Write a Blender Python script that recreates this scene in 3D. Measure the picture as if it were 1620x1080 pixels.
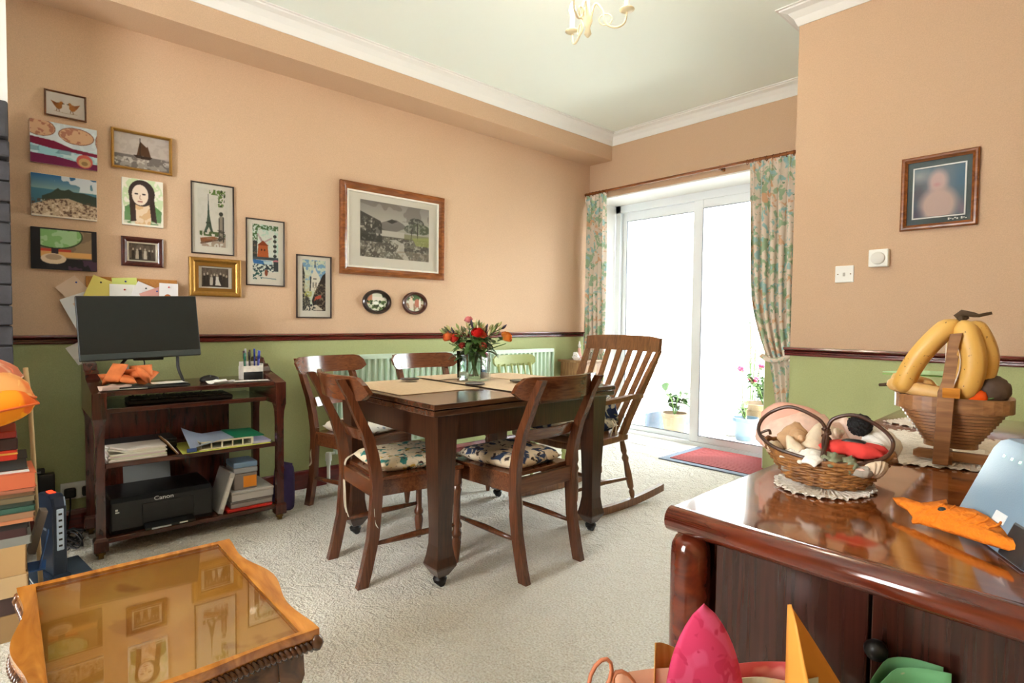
import bpy, bmesh, math, random
import numpy as np
from mathutils import Vector, Matrix, Euler, noise as mnoise
random.seed(7)
PI = math.pi
R = math.radians
SC = bpy.context.scene
COL = SC.collection
for o in list(bpy.data.objects):
    bpy.data.objects.remove(o)

# ------------------------------------------------------------------ camera
FPX, PITCH, YAW, ROLL = 891.96, 0.0359481, -0.8367923, 0.0114130
_d = Vector((math.sin(YAW) * math.cos(PITCH), math.cos(YAW) * math.cos(PITCH), -math.sin(PITCH)))
_r = Vector((math.cos(YAW), -math.sin(YAW), 0))
_u = _r.cross(_d)
_c, _s = math.cos(ROLL), math.sin(ROLL)
_r2, _u2 = _c * _r + _s * _u, -_s * _r + _c * _u
cam_d = bpy.data.cameras.new('camera')
cam = bpy.data.objects.new('camera', cam_d)
COL.objects.link(cam)
m = Matrix.Identity(4)
for i in range(3):
    m[i][0], m[i][1], m[i][2] = _r2[i], _u2[i], -_d[i]
m[0][3], m[1][3], m[2][3] = 0, 0, 1.1
cam.matrix_world = m
cam_d.sensor_width = 36
cam_d.lens = FPX / 1620 * 36
cam_d.clip_start = 0.02
SC.camera = cam

# ------------------------------------------------------------------ light, sky, exposure
w = bpy.data.worlds.new('sky'); SC.world = w; w.use_nodes = True
wb = w.node_tree.nodes['Background']
wb.inputs[0].default_value = (0.86, 0.93, 1.0, 1)
wb.inputs[1].default_value = 24.0

def lamp(name, kind, loc, energy, color=(1, 1, 1), rot=(0, 0, 0), **kw):
    l = bpy.data.lights.new(name, kind); l.energy = energy; l.color = color
    for k, v in kw.items(): setattr(l, k, v)
    o = bpy.data.objects.new(name, l); COL.objects.link(o)
    o.location = loc; o.rotation_euler = rot
    return o

def aim(o, to):
    o.rotation_euler = (Vector(to) - o.location).to_track_quat('-Z', 'Y').to_euler()

sun = lamp('sun', 'SUN', (0, 8, 8), 14.0, (1.0, 0.96, 0.9), angle=R(1.5))
sun.rotation_euler = Vector((-0.25, -0.3, -1.0)).to_track_quat('-Z', 'Y').to_euler()
# the door opening guides the sampling of the sky (a portal gives no light of its own)
portal = lamp('door_portal', 'AREA', (-2.72, 4.7, 1.15), 1, shape='RECTANGLE', size=1.65, size_y=2.25, rot=(R(-90), 0, 0))
portal.data.cycles.is_portal = True
# warm fill lamp added behind the camera to brighten the room
room_fill = lamp('added_room_fill', 'AREA', (-1.4, -2.19, 1.55), 44, (1.0, 0.90, 0.79), shape='RECTANGLE', size=1.1, size_y=1.3)
room_fill.rotation_euler = (R(90), 0, 0)
SC.view_settings.view_transform = 'Standard'
SC.view_settings.look = 'None'
SC.view_settings.gamma = 1
SC.view_settings.use_curve_mapping = False
SC.view_settings.exposure = 0.36
SC.cycles.use_denoising = True
SC.cycles.max_bounces = 9
SC.cycles.transparent_max_bounces = 16
SC.cycles.caustics_reflective = False
SC.cycles.caustics_refractive = False
SC.cycles.sample_clamp_indirect = 40

# ------------------------------------------------------------------ materials
def lin(c):
    return tuple(((x / 255) / 12.92 if x / 255 <= 0.04045 else ((x / 255 + 0.055) / 1.055) ** 2.4) for x in c)

def newmat(name):
    mt = bpy.data.materials.new(name); mt.use_nodes = True
    return mt, mt.node_tree.nodes, mt.node_tree.links, mt.node_tree.nodes['Principled BSDF']

def plain(name, c, rough=0.6, metal=0.0, bump=0.0, bscale=200, var=0.0, spec=0.5, coat=0.0, sheen=0.0, trans=0.0):
    mt, N, L, P = newmat(name)
    col = lin(c) + (1,)
    P.inputs['Base Color'].default_value = col
    P.inputs['Roughness'].default_value = rough
    P.inputs['Metallic'].default_value = metal
    P.inputs['Specular IOR Level'].default_value = spec
    P.inputs['Coat Weight'].default_value = coat
    P.inputs['Coat Roughness'].default_value = 0.08
    P.inputs['Sheen Weight'].default_value = sheen
    P.inputs['Subsurface Weight'].default_value = 0
    if var or bump:
        tc = N.new('ShaderNodeTexCoord')
        nz = N.new('ShaderNodeTexNoise'); nz.inputs['Scale'].default_value = bscale; nz.inputs['Detail'].default_value = 3
        L.new(tc.outputs['Object'], nz.inputs['Vector'])
        if var:
            mx = N.new('ShaderNodeMix'); mx.data_type = 'RGBA'
            mx.inputs[6].default_value = tuple(x * (1 - var) for x in col[:3]) + (1,)
            mx.inputs[7].default_value = tuple(min(1, x * (1 + var)) for x in col[:3]) + (1,)
            L.new(nz.outputs['Fac'], mx.inputs[0]); L.new(mx.outputs[2], P.inputs['Base Color'])
        if bump:
            b = N.new('ShaderNodeBump'); b.inputs['Strength'].default_value = bump; b.inputs['Distance'].default_value = 0.01
            L.new(nz.outputs['Fac'], b.inputs['Height']); L.new(b.outputs['Normal'], P.inputs['Normal'])
    return mt

def wood(name, c1, c2, scale=(4, 4, 40), rough=0.3, coat=0.3, spec=0.5, dist=1.5):
    """grain: noise stretched along one axis; large scale value = across the grain"""
    mt, N, L, P = newmat(name)
    tc = N.new('ShaderNodeTexCoord'); mp = N.new('ShaderNodeMapping'); mp.inputs['Scale'].default_value = scale
    L.new(tc.outputs['Object'], mp.inputs['Vector'])
    nz = N.new('ShaderNodeTexNoise'); nz.inputs['Scale'].default_value = 1.0; nz.inputs['Detail'].default_value = 6; nz.inputs['Distortion'].default_value = dist
    L.new(mp.outputs[0], nz.inputs['Vector'])
    cr = N.new('ShaderNodeValToRGB')
    cr.color_ramp.elements[0].position = 0.3; cr.color_ramp.elements[0].color = lin(c1) + (1,)
    cr.color_ramp.elements[1].position = 0.72; cr.color_ramp.elements[1].color = lin(c2) + (1,)
    L.new(nz.outputs['Fac'], cr.inputs[0]); L.new(cr.outputs[0], P.inputs['Base Color'])
    P.inputs['Roughness'].default_value = rough
    P.inputs['Coat Weight'].default_value = coat; P.inputs['Coat Roughness'].default_value = 0.12
    P.inputs['Specular IOR Level'].default_value = spec
    return mt

def patterned(name, base, blobs, scale=14, rough=0.9, thr=0.52, bump=0.0, detail=2, mapscale=(1, 1, 1)):
    """printed cloth: base colour with blobs of several inks"""
    mt, N, L, P = newmat(name)
    tc = N.new('ShaderNodeTexCoord')
    mp = N.new('ShaderNodeMapping'); mp.inputs['Scale'].default_value = mapscale
    L.new(tc.outputs['Object'], mp.inputs['Vector'])
    prev = None
    for i, (c, s, t) in enumerate(blobs):
        nz = N.new('ShaderNodeTexNoise'); nz.noise_dimensions = '4D'; nz.inputs['W'].default_value = i * 7.3 + 1
        nz.inputs['Scale'].default_value = scale * s; nz.inputs['Detail'].default_value = detail; nz.inputs['Distortion'].default_value = 0.6
        L.new(mp.outputs[0], nz.inputs['Vector'])
        rm = N.new('ShaderNodeMapRange'); rm.inputs[1].default_value = t; rm.inputs[2].default_value = t + 0.05
        L.new(nz.outputs['Fac'], rm.inputs[0])
        mx = N.new('ShaderNodeMix'); mx.data_type = 'RGBA'
        if prev is None: mx.inputs[6].default_value = lin(base) + (1,)
        else: L.new(prev, mx.inputs[6])
        mx.inputs[7].default_value = lin(c) + (1,)
        L.new(rm.outputs[0], mx.inputs[0]); prev = mx.outputs[2]
    L.new(prev, P.inputs['Base Color']); P.inputs['Roughness'].default_value = rough
    P.inputs['Specular IOR Level'].default_value = 0.2
    return mt

def glassy(name, tint=(1, 1, 1), rough=0.02, refl=1.0, ior=1.45):
    """clear pane: see-through with a Fresnel reflection"""
    mt, N, L, P = newmat(name)
    N.remove(P)
    out = N['Material Output']
    t = N.new('ShaderNodeBsdfTransparent'); t.inputs[0].default_value = tint + (1,)
    g = N.new('ShaderNodeBsdfGlossy'); g.inputs['Roughness'].default_value = rough
    fr = N.new('ShaderNodeFresnel'); fr.inputs[0].default_value = ior
    mu = N.new('ShaderNodeMath'); mu.operation = 'MULTIPLY'; mu.inputs[1].default_value = refl
    L.new(fr.outputs[0], mu.inputs[0])
    mx = N.new('ShaderNodeMixShader')
    L.new(mu.outputs[0], mx.inputs[0]); L.new(t.outputs[0], mx.inputs[1]); L.new(g.outputs[0], mx.inputs[2])
    L.new(mx.outputs[0], out.inputs[0])
    return mt

def emit(name, c, s):
    mt, N, L, P = newmat(name)
    P.inputs['Base Color'].default_value = lin(c) + (1,)
    P.inputs['Emission Color'].default_value = lin(c) + (1,)
    P.inputs['Emission Strength'].default_value = s
    return mt

def vcol(name, rough=0.7):
    mt, N, L, P = newmat(name)
    a = N.new('ShaderNodeAttribute'); a.attribute_name = 'Col'
    L.new(a.outputs['Color'], P.inputs['Base Color']); P.inputs['Roughness'].default_value = rough
    P.inputs['Specular IOR Level'].default_value = 0.3
    return mt

# ------------------------------------------------------------------ objects
def link(name, bm, mat, parent=None, smooth=False):
    me = bpy.data.meshes.new(name)
    bmesh.ops.recalc_face_normals(bm, faces=bm.faces)
    bm.to_mesh(me); bm.free()
    if smooth:
        for p in me.polygons: p.use_smooth = True
        if smooth is not True: me.set_sharp_from_angle(angle=R(smooth))
    if mat:
        for mm in (mat if isinstance(mat, (list, tuple)) else [mat]): me.materials.append(mm)
    o = bpy.data.objects.new(name, me); COL.objects.link(o)
    if parent: o.parent = parent
    return o

def tag(o, label=None, cat=None, group=None, kind=None):
    if label: o['label'] = label
    if cat: o['category'] = cat
    if group: o['group'] = group
    if kind: o['kind'] = kind
    return o

def thing(name, label, cat, loc=(0, 0, 0), rz=0.0, group=None):
    o = bpy.data.objects.new(name, None); COL.objects.link(o)
    o.empty_display_size = 0.05
    o.location = loc; o.rotation_euler = (0, 0, rz)
    return tag(o, label, cat, group)

def struct(name, bm, mat, parent=None, smooth=False):
    o = link(name, bm, mat, parent, smooth)
    if not parent: o['kind'] = 'structure'
    return o

def copy_tree(o, parent=None):
    c = o.copy(); COL.objects.link(c); c.parent = parent
    for ch in list(o.children): copy_tree(ch, c)
    return c

# ------------------------------------------------------------------ shapes
B = bmesh.new
def box(bm, x0, x1, y0, y1, z0, z1, bev=0.0, mi=0, M=None):
    vs = [bm.verts.new(v) for v in ((x0, y0, z0), (x1, y0, z0), (x1, y1, z0), (x0, y1, z0), (x0, y0, z1), (x1, y0, z1), (x1, y1, z1), (x0, y1, z1))]
    fs = [bm.faces.new([vs[i] for i in f]) for f in ((3, 2, 1, 0), (4, 5, 6, 7), (0, 1, 5, 4), (1, 2, 6, 5), (2, 3, 7, 6), (3, 0, 4, 7))]
    for f in fs: f.material_index = mi
    if M is not None:
        for v in vs: v.co = M @ v.co
    if bev:
        es = list({e for f in fs for e in f.edges})
        bmesh.ops.bevel(bm, geom=es, offset=bev, segments=2, profile=0.5, affect='EDGES')
    return bm

def bx(*a, **k): return box(B(), *a, **k)

def cyl(bm, p0, p1, r0, r1=None, seg=12, cap=True):
    return tube(bm, [p0, p1], [r0, r0 if r1 is None else r1], seg, cap)

def tube(bm, pts, rad, seg=8, cap=True, closed=False):
    pts = [Vector(p) for p in pts]; n = len(pts)
    if not isinstance(rad, (list, tuple)): rad = [rad] * n
    rings = []; prev = None
    for i, p in enumerate(pts):
        if closed: t = pts[(i + 1) % n] - pts[i - 1]
        else: t = pts[min(i + 1, n - 1)] - pts[max(i - 1, 0)]
        if t.length < 1e-9: t = Vector((0, 0, 1))
        t.normalize()
        if prev is None:
            a = Vector((0, 0, 1)) if abs(t.z) < 0.9 else Vector((1, 0, 0))
            nrm = t.cross(a).normalized()
        else:
            nrm = prev - t * prev.dot(t)
            nrm = nrm.normalized() if nrm.length > 1e-6 else t.orthogonal().normalized()
        prev = nrm; bi = t.cross(nrm)
        rings.append([bm.verts.new(p + (nrm * math.cos(2 * PI * k / seg) + bi * math.sin(2 * PI * k / seg)) * rad[i]) for k in range(seg)])
    for i in range(n if closed else n - 1):
        a, b = rings[i], rings[(i + 1) % n]
        for k in range(seg):
            bm.faces.new((a[k], a[(k + 1) % seg], b[(k + 1) % seg], b[k]))
    if cap and not closed:
        bm.faces.new(rings[0][::-1]); bm.faces.new(rings[-1])
    return bm

def lathe(bm, prof, seg=20, at=(0, 0, 0), M=None, cap=True, sx=1, sy=1, off=0.0):
    """prof: (r, z) pairs from bottom to top"""
    rings = []
    for r, z in prof:
        ring = []
        for k in range(seg):
            a = 2 * PI * (k + off) / seg
            v = Vector((r * math.cos(a) * sx, r * math.sin(a) * sy, z))
            v = (M @ v) if M is not None else v
            ring.append(bm.verts.new(v + Vector(at)))
        rings.append(ring)
    for a, b in zip(rings, rings[1:]):
        for k in range(seg):
            bm.faces.new((a[k], a[(k + 1) % seg], b[(k + 1) % seg], b[k]))
    if cap:
        bm.faces.new(rings[0][::-1]); bm.faces.new(rings[-1])
    return bm

def prism(bm, poly, t0, t1, axis='z', M=None, bev=0.0):
    """poly 2D; extruded along axis between t0 and t1. axis z:(x,y) y:(x,z) x:(y,z)"""
    def P(p, t):
        v = {'z': (p[0], p[1], t), 'y': (p[0], t, p[1]), 'x': (t, p[0], p[1])}[axis]
        v = Vector(v)
        return M @ v if M is not None else v
    a = [bm.verts.new(P(p, t0)) for p in poly]; b = [bm.verts.new(P(p, t1)) for p in poly]
    n = len(poly)
    fs = [bm.faces.new(a[::-1]), bm.faces.new(b)]
    side = [bm.faces.new((a[i], a[(i + 1) % n], b[(i + 1) % n], b[i])) for i in range(n)]
    if bev:
        es = list({e for f in fs for e in f.edges})
        bmesh.ops.bevel(bm, geom=es, offset=bev, segments=2, profile=0.5, affect='EDGES')
    return bm

def sweep(bm, path, sects, closed_ends=True):
    """path: list of origins; sects: list of lists of offsets (Vectors), same count: skin between them"""
    rings = [[bm.verts.new(Vector(p) + Vector(o)) for o in s] for p, s in zip(path, sects)]
    n = len(rings[0])
    for a, b in zip(rings, rings[1:]):
        for k in range(n): bm.faces.new((a[k], a[(k + 1) % n], b[(k + 1) % n], b[k]))
    if closed_ends:
        bm.faces.new(rings[0][::-1]); bm.faces.new(rings[-1])
    return bm

def rect(w, d):
    return [Vector((-w / 2, -d / 2, 0)), Vector((w / 2, -d / 2, 0)), Vector((w / 2, d / 2, 0)), Vector((-w / 2, d / 2, 0))]

def grid(bm, nu, nv, f, thick=0.0):
    """f(u,v) -> point, u,v in 0..1; optional thickness downwards the normal"""
    V = [[bm.verts.new(f(i / nu, j / nv)) for i in range(nu + 1)] for j in range(nv + 1)]
    fs = []
    for j in range(nv):
        for i in range(nu):
            fs.append(bm.faces.new((V[j][i], V[j][i + 1], V[j + 1][i + 1], V[j + 1][i])))
    if thick:
        bmesh.ops.recalc_face_normals(bm, faces=fs)
        bmesh.ops.solidify(bm, geom=fs, thickness=thick)
    return bm

def blob(bm, c, rx, ry, rz, nz=0.0, sc=20.0, sub=3, M=None, fn=None, seed=0):
    r = bmesh.ops.create_icosphere(bm, subdivisions=sub, radius=1.0)
    for v in r['verts']:
        p = v.co.copy()
        k = 1.0
        if nz: k += nz * mnoise.noise(p * sc * 0.1 + Vector((seed * 3.1, seed, 0)))
        q = Vector((p.x * rx * k, p.y * ry * k, p.z * rz * k))
        if fn: q = fn(q, p)
        if M is not None: q = M @ q
        v.co = q + Vector(c)
    return bm

def cushion(bm, w, d, h, fill=0.9, n=14, c=(0, 0, 0), shape=None, p=2.6):
    """padded pillow: two skins meeting at a seam; shape(u,v)->(x,y)"""
    def skin(sgn):
        V = []
        for j in range(n + 1):
            row = []
            for i in range(n + 1):
                u, v = i / n * 2 - 1, j / n * 2 - 1
                x, y = (u * w / 2, v * d / 2) if shape is None else shape(u, v)
                e = max(0, (1 - abs(u) ** p)) ** 0.45 * max(0, (1 - abs(v) ** p)) ** 0.45
                row.append(Vector((x, y, sgn * h / 2 * e)) + Vector(c))
            V.append(row)
        return V
    T, D = skin(1), skin(-1)
    vt = [[bm.verts.new(p_) for p_ in r] for r in T]
    vd = [[(vt[j][i] if i in (0, n) or j in (0, n) else bm.verts.new(D[j][i])) for i in range(n + 1)] for j in range(n + 1)]
    for j in range(n):
        for i in range(n):
            bm.faces.new((vt[j][i], vt[j][i + 1], vt[j + 1][i + 1], vt[j + 1][i]))
            bm.faces.new((vd[j + 1][i], vd[j + 1][i + 1], vd[j][i + 1], vd[j][i]))
    return bm

def lerp(a, b, t): return a + (b - a) * t
def spline(pts, n=8):
    """Catmull-Rom through the points"""
    pts = [Vector(p) for p in pts]; out = []
    for i in range(len(pts) - 1):
        p0, p1, p2, p3 = pts[max(i - 1, 0)], pts[i], pts[i + 1], pts[min(i + 2, len(pts) - 1)]
        for k in range(n):
            t = k / n
            out.append(0.5 * ((2 * p1) + (p2 - p0) * t + (2 * p0 - 5 * p1 + 4 * p2 - p3) * t * t + (3 * p1 - p0 - 3 * p2 + p3) * t ** 3))
    out.append(pts[-1]); return out

# ------------------------------------------------------------------ painter for flat prints (sRGB 0..255 in, colours on a fine grid of points)
class Art:
    def __init__(s, w, h, bg=(235, 230, 220), seed=0):
        w, h = int(w * 1.6), int(h * 1.6); s.w, s.h = w, h
        s.a = np.zeros((h, w, 3)) + np.array(bg, float)
        y, x = np.mgrid[0:h, 0:w]; s.x = (x + 0.5) / w; s.y = (y + 0.5) / h      # y down from the top
        s.asp = w / h; s.rng = np.random.default_rng(seed)
    def nz(s, sc=6, seed=0):
        return .62 * s.nz1(sc, seed) + .38 * s.nz1(sc * 2.3, seed + 100)
    def nz1(s, sc, seed):
        r = np.random.default_rng(seed); g = r.random((int(sc * 3.2) + 4, int(sc * 3.2) + 4))
        fx, fy = s.x * sc + .37, s.y * sc / s.asp + .21
        fx = np.clip(fx, 0, g.shape[1] - 2.01); fy = np.clip(fy, 0, g.shape[0] - 2.01)
        ix, iy = fx.astype(int), fy.astype(int); tx, ty = fx - ix, fy - iy
        tx, ty = tx * tx * (3 - 2 * tx), ty * ty * (3 - 2 * ty)
        return (g[iy, ix] * (1 - tx) + g[iy, ix + 1] * tx) * (1 - ty) + (g[iy + 1, ix] * (1 - tx) + g[iy + 1, ix + 1] * tx) * ty
    def put(s, m, c, al=1.0):
        m = np.clip(m.astype(float) * al, 0, 1)[..., None]
        s.a = s.a * (1 - m) + np.array(c, float) * m; return s
    def rect(s, x0, y0, x1, y1, c, al=1): return s.put((s.x >= x0) & (s.x <= x1) & (s.y >= y0) & (s.y <= y1), c, al)
    def ell(s, cx, cy, rx, ry, c, al=1, soft=0.0):
        d = np.sqrt(((s.x - cx) / rx) ** 2 + ((s.y - cy) / ry) ** 2)
        return s.put(np.clip((1 - d) / soft, 0, 1) if soft else d < 1, c, al)
    def poly(s, P, c, al=1):
        ins = np.zeros(s.x.shape, bool); n = len(P)
        for i in range(n):
            (x0, y0), (x1, y1) = P[i], P[(i + 1) % n]
            if y0 == y1: continue
            ins ^= ((s.y >= min(y0, y1)) & (s.y < max(y0, y1)) & (s.x < (x1 - x0) * (s.y - y0) / (y1 - y0) + x0))
        return s.put(ins, c, al)
    def line(s, P, wd, c, al=1):
        for (x0, y0), (x1, y1) in zip(P, P[1:]):
            ax, ay = (s.x - x0) * s.asp, s.y - y0; bx_, by = (x1 - x0) * s.asp, y1 - y0
            t = np.clip((ax * bx_ + ay * by) / (bx_ * bx_ + by * by + 1e-9), 0, 1)
            s.put(np.hypot(ax - t * bx_, ay - t * by) < wd, c, al)
        return s
    def grad(s, y0, y1, c0, c1):
        t = np.clip((s.y - y0) / (y1 - y0), 0, 1)[..., None]; mk = ((s.y >= y0) & (s.y <= y1))[..., None]
        s.a = np.where(mk, np.array(c0) * (1 - t) + np.array(c1) * t, s.a); return s
    def speck(s, m, c, sc=14, thr=0.55, seed=1, al=1): return s.put(m & (s.nz(sc, seed) > thr), c, al)

MAT = {}
MAT['print'] = vcol('printed_picture')
def art_mesh(name, art, w, h, parent, y=0.0, x0=None, z0=0.0, ell=False):
    """flat print in the local x-z plane, facing -y, centred on x"""
    H, W = art.h, art.w
    for _ in range(1):      # soft ink edges
        p = np.pad(art.a, ((1, 1), (1, 1), (0, 0)), mode='edge')
        art.a = (p[:-2, 1:-1] + p[2:, 1:-1] + p[1:-1, :-2] + p[1:-1, 2:] + 2 * p[1:-1, 1:-1]) / 6
    xs = (np.arange(W) / (W - 1) - 0.5) * w; zs = z0 + (1 - np.arange(H) / (H - 1)) * h
    X, Z = np.meshgrid(xs, zs)
    co = np.stack([X, np.full_like(X, y), Z], -1).reshape(-1, 3)
    idx = np.arange(H * W).reshape(H, W)
    F = np.stack([idx[1:, :-1], idx[1:, 1:], idx[:-1, 1:], idx[:-1, :-1]], -1).reshape(-1, 4)
    if ell:
        cx = co[F].mean(1); F = F[(cx[:, 0] / (w / 2)) ** 2 + ((cx[:, 2] - z0 - h / 2) / (h / 2)) ** 2 < 1]
    me = bpy.data.meshes.new(name); me.from_pydata(co.tolist(), [], F.tolist())
    a = art.a / 255.0
    a = np.where(a <= 0.04045, a / 12.92, ((a + 0.055) / 1.055) ** 2.4)
    at = me.color_attributes.new('Col', 'FLOAT_COLOR', 'POINT')
    at.data.foreach_set('color', np.concatenate([a.reshape(-1, 3), np.ones((H * W, 1))], 1).astype(np.float32).ravel())
    me.materials.append(MAT['print'])
    o = bpy.data.objects.new(name, me); COL.objects.link(o); o.parent = parent
    return o
# ================================================================== SETTING
XW, YF, YN, YD = -3.598, 4.234, 3.273, 4.60       # left wall, far wall, nib wall, door plane
ZC = 2.825                                        # ceiling
DZ0, DZ1 = 0.961, 1.006                           # dado rail
XN = -1.30                                        # free end of the nib wall

def wallpaper(name, dz):
    mt, N, L, P = newmat(name)
    tc = N.new('ShaderNodeTexCoord'); sp = N.new('ShaderNodeSeparateXYZ'); L.new(tc.outputs['Object'], sp.inputs[0])
    st = N.new('ShaderNodeMath'); st.operation = 'GREATER_THAN'; st.inputs[1].default_value = dz; L.new(sp.outputs[2], st.inputs[0])
    nz = N.new('ShaderNodeTexNoise'); nz.inputs['Scale'].default_value = 230; nz.inputs['Detail'].default_value = 4
    mp = N.new('ShaderNodeMapping'); mp.inputs['Scale'].default_value = (1, 1, 1); L.new(tc.outputs['Object'], mp.inputs['Vector']); L.new(mp.outputs[0], nz.inputs['Vector'])
    def tone(c, v):
        mx = N.new('ShaderNodeMix'); mx.data_type = 'RGBA'; l = lin(c)
        mx.inputs[6].default_value = tuple(x * (1 - v) for x in l) + (1,); mx.inputs[7].default_value = tuple(min(1, x * (1 + v)) for x in l) + (1,)
        L.new(nz.outputs['Fac'], mx.inputs[0]); return mx
    a = tone((206, 173, 143), 0.16); b = tone((174, 179, 127), 0.18)
    mx = N.new('ShaderNodeMix'); mx.data_type = 'RGBA'
    L.new(st.outputs[0], mx.inputs[0]); L.new(b.outputs[2], mx.inputs[6]); L.new(a.outputs[2], mx.inputs[7])
    L.new(mx.outputs[2], P.inputs['Base Color']); P.inputs['Roughness'].default_value = 0.75; P.inputs['Specular IOR Level'].default_value = 0.25
    bp = N.new('ShaderNodeBump'); bp.inputs['Strength'].default_value = 0.25; bp.inputs['Distance'].default_value = 0.003
    L.new(nz.outputs['Fac'], bp.inputs['Height']); L.new(bp.outputs[0], P.inputs['Normal'])
    return mt
MAT['wall'] = wallpaper('peach_and_green_wallpaper', 0.98)
MAT['wallnib'] = wallpaper('peach_and_green_wallpaper_nib', 0.95)
MAT['ceil'] = plain('ceiling_white', (240, 247, 240), 0.9)
MAT['plaster'] = plain('white_plaster', (236, 234, 230), 0.8)
MAT['mahog'] = wood('mahogany_rail', (70, 16, 14), (120, 36, 30), (3, 3, 30), 0.25, 0.5)
MAT['upvc'] = plain('white_upvc', (236, 240, 244), 0.3, spec=0.5)
MAT['gasket'] = plain('grey_gasket', (120, 128, 138), 0.5)
MAT['pane'] = glassy('window_glass', (0.97, 0.985, 0.98), 0.0, 0.8)
MAT['black'] = plain('black_plastic', (16, 16, 17), 0.4)
MAT['darkgrey'] = plain('dark_grey_plastic', (42, 44, 46), 0.45)
MAT['paper'] = plain('white_paper', (238, 236, 230), 0.8)
MAT['whiteplastic'] = plain('white_plastic', (236, 234, 226), 0.35)

def carpet():
    mt, N, L, P = newmat('cream_carpet')
    tc = N.new('ShaderNodeTexCoord')
    n1 = N.new('ShaderNodeTexNoise'); n1.inputs['Scale'].default_value = 130; n1.inputs['Detail'].default_value = 4
    n2 = N.new('ShaderNodeTexNoise'); n2.inputs['Scale'].default_value = 7; n2.inputs['Detail'].default_value = 5; n2.inputs['Distortion'].default_value = 2.2
    n3 = N.new('ShaderNodeTexVoronoi'); n3.inputs['Scale'].default_value = 60
    for n in (n1, n2, n3): L.new(tc.outputs['Object'], n.inputs['Vector'])
    rg = N.new('ShaderNodeMapRange'); rg.inputs[1].default_value = 0.44; rg.inputs[2].default_value = 0.5
    L.new(n2.outputs['Fac'], rg.inputs[0])
    cr = N.new('ShaderNodeValToRGB')
    cr.color_ramp.elements[0].position = 0.35; cr.color_ramp.elements[0].color = lin((222, 211, 192)) + (1,)
    cr.color_ramp.elements[1].position = 0.62; cr.color_ramp.elements[1].color = lin((250, 245, 233)) + (1,)
    L.new(n1.outputs['Fac'], cr.inputs[0]); L.new(cr.outputs[0], P.inputs['Base Color'])
    ad = N.new('ShaderNodeMath'); ad.operation = 'MULTIPLY_ADD'; ad.inputs[1].default_value = 0.55
    L.new(rg.outputs[0], ad.inputs[0]); L.new(n1.outputs['Fac'], ad.inputs[2])
    ad2 = N.new('ShaderNodeMath'); ad2.operation = 'MULTIPLY_ADD'; ad2.inputs[1].default_value = 0.5
    L.new(n3.outputs['Distance'], ad2.inputs[0]); L.new(ad.outputs[0], ad2.inputs[2])
    b = N.new('ShaderNodeBump'); b.inputs['Strength'].default_value = 0.9; b.inputs['Distance'].default_value = 0.016
    L.new(ad2.outputs[0], b.inputs['Height']); L.new(b.outputs[0], P.inputs['Normal'])
    P.inputs['Roughness'].default_value = 0.95; P.inputs['Specular IOR Level'].default_value = 0.1; P.inputs['Sheen Weight'].default_value = 0.3
    return mt
MAT['carpet'] = carpet()

XR, YB = 0.75, -2.2                               # right wall, back wall
struct('floor', bx(XW - .1, XR + .1, YB - .1, YF + .02, -0.1, 0), MAT['carpet'])
struct('ceiling', bx(XW - .1, XR + .1, YB - .1, YF + .5, ZC, ZC + .1), MAT['ceil'])
struct('wall_left', bx(XW - .15, XW, YB - .1, YF + .1, 0, ZC), MAT['wall'])
DX0, DX1, DTOP = -3.57, -1.86, 2.275              # opening of the patio door in the far wall
bm = B()
box(bm, XW, DX0, YF, YF + .36, 0, ZC)
box(bm, DX1, XR, YF, YF + .36, 0, ZC)
box(bm, DX0, DX1, YF, YF + .36, DTOP, ZC)
struct('wall_far', bm, MAT['wall'])
# white lining of the deep door opening: head, two sides, threshold
bm = B()
box(bm, DX0, DX1, YF + .004, YD + .04, DTOP - .012, DTOP)
box(bm, DX0 - .006, DX0 + .006, YF + .004, YD + .04, 0, DTOP)
box(bm, DX1 - .006, DX1 + .006, YF + .004, YD + .04, 0, DTOP)
struct('trim_6', bm, MAT['plaster'])
struct('trim_7', bx(DX0, DX1, YF + .02, YD + .05, -.05, .004), plain('white_threshold', (232, 228, 222), 0.6, bump=.2, bscale=30))
struct('wall_right', bx(XN, XR, YN, YF, 0, ZC), MAT['wallnib'])
struct('wall_side', bx(XR, XR + .12, YB, YN, 0, ZC), MAT['wall'])
# back wall behind the camera; unseen window added to let skylight in
bm = B()
WX0, WX1, WZ0, WZ1 = -1.95, -.85, .9, 2.2
box(bm, XW, WX0, YB - .15, YB, 0, ZC); box(bm, WX1, XR, YB - .15, YB, 0, ZC)
box(bm, WX0, WX1, YB - .15, YB, 0, WZ0); box(bm, WX0, WX1, YB - .15, YB, WZ1, ZC)
struct('wall_back', bm, MAT['wall'])
bm = B()
for x in (WX0, WX1 - .06): box(bm, x, x + .06, YB - .1, YB - .04, WZ0, WZ1)
for z in (WZ0, WZ1 - .06): box(bm, WX0, WX1, YB - .1, YB - .04, z, z + .06)
wn = struct('added_window_1', bm, MAT['upvc'])
link('pane', bx(WX0 + .04, WX1 - .04, YB - .075, YB - .07, WZ0 + .04, WZ1 - .04), MAT['pane'], wn)

# boxed-in beam (soffit) along the left wall
SZ = 2.605
struct('ceiling_soffit', bx(XW, -3.332, YB, YF, SZ, ZC), MAT['wall'])
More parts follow.
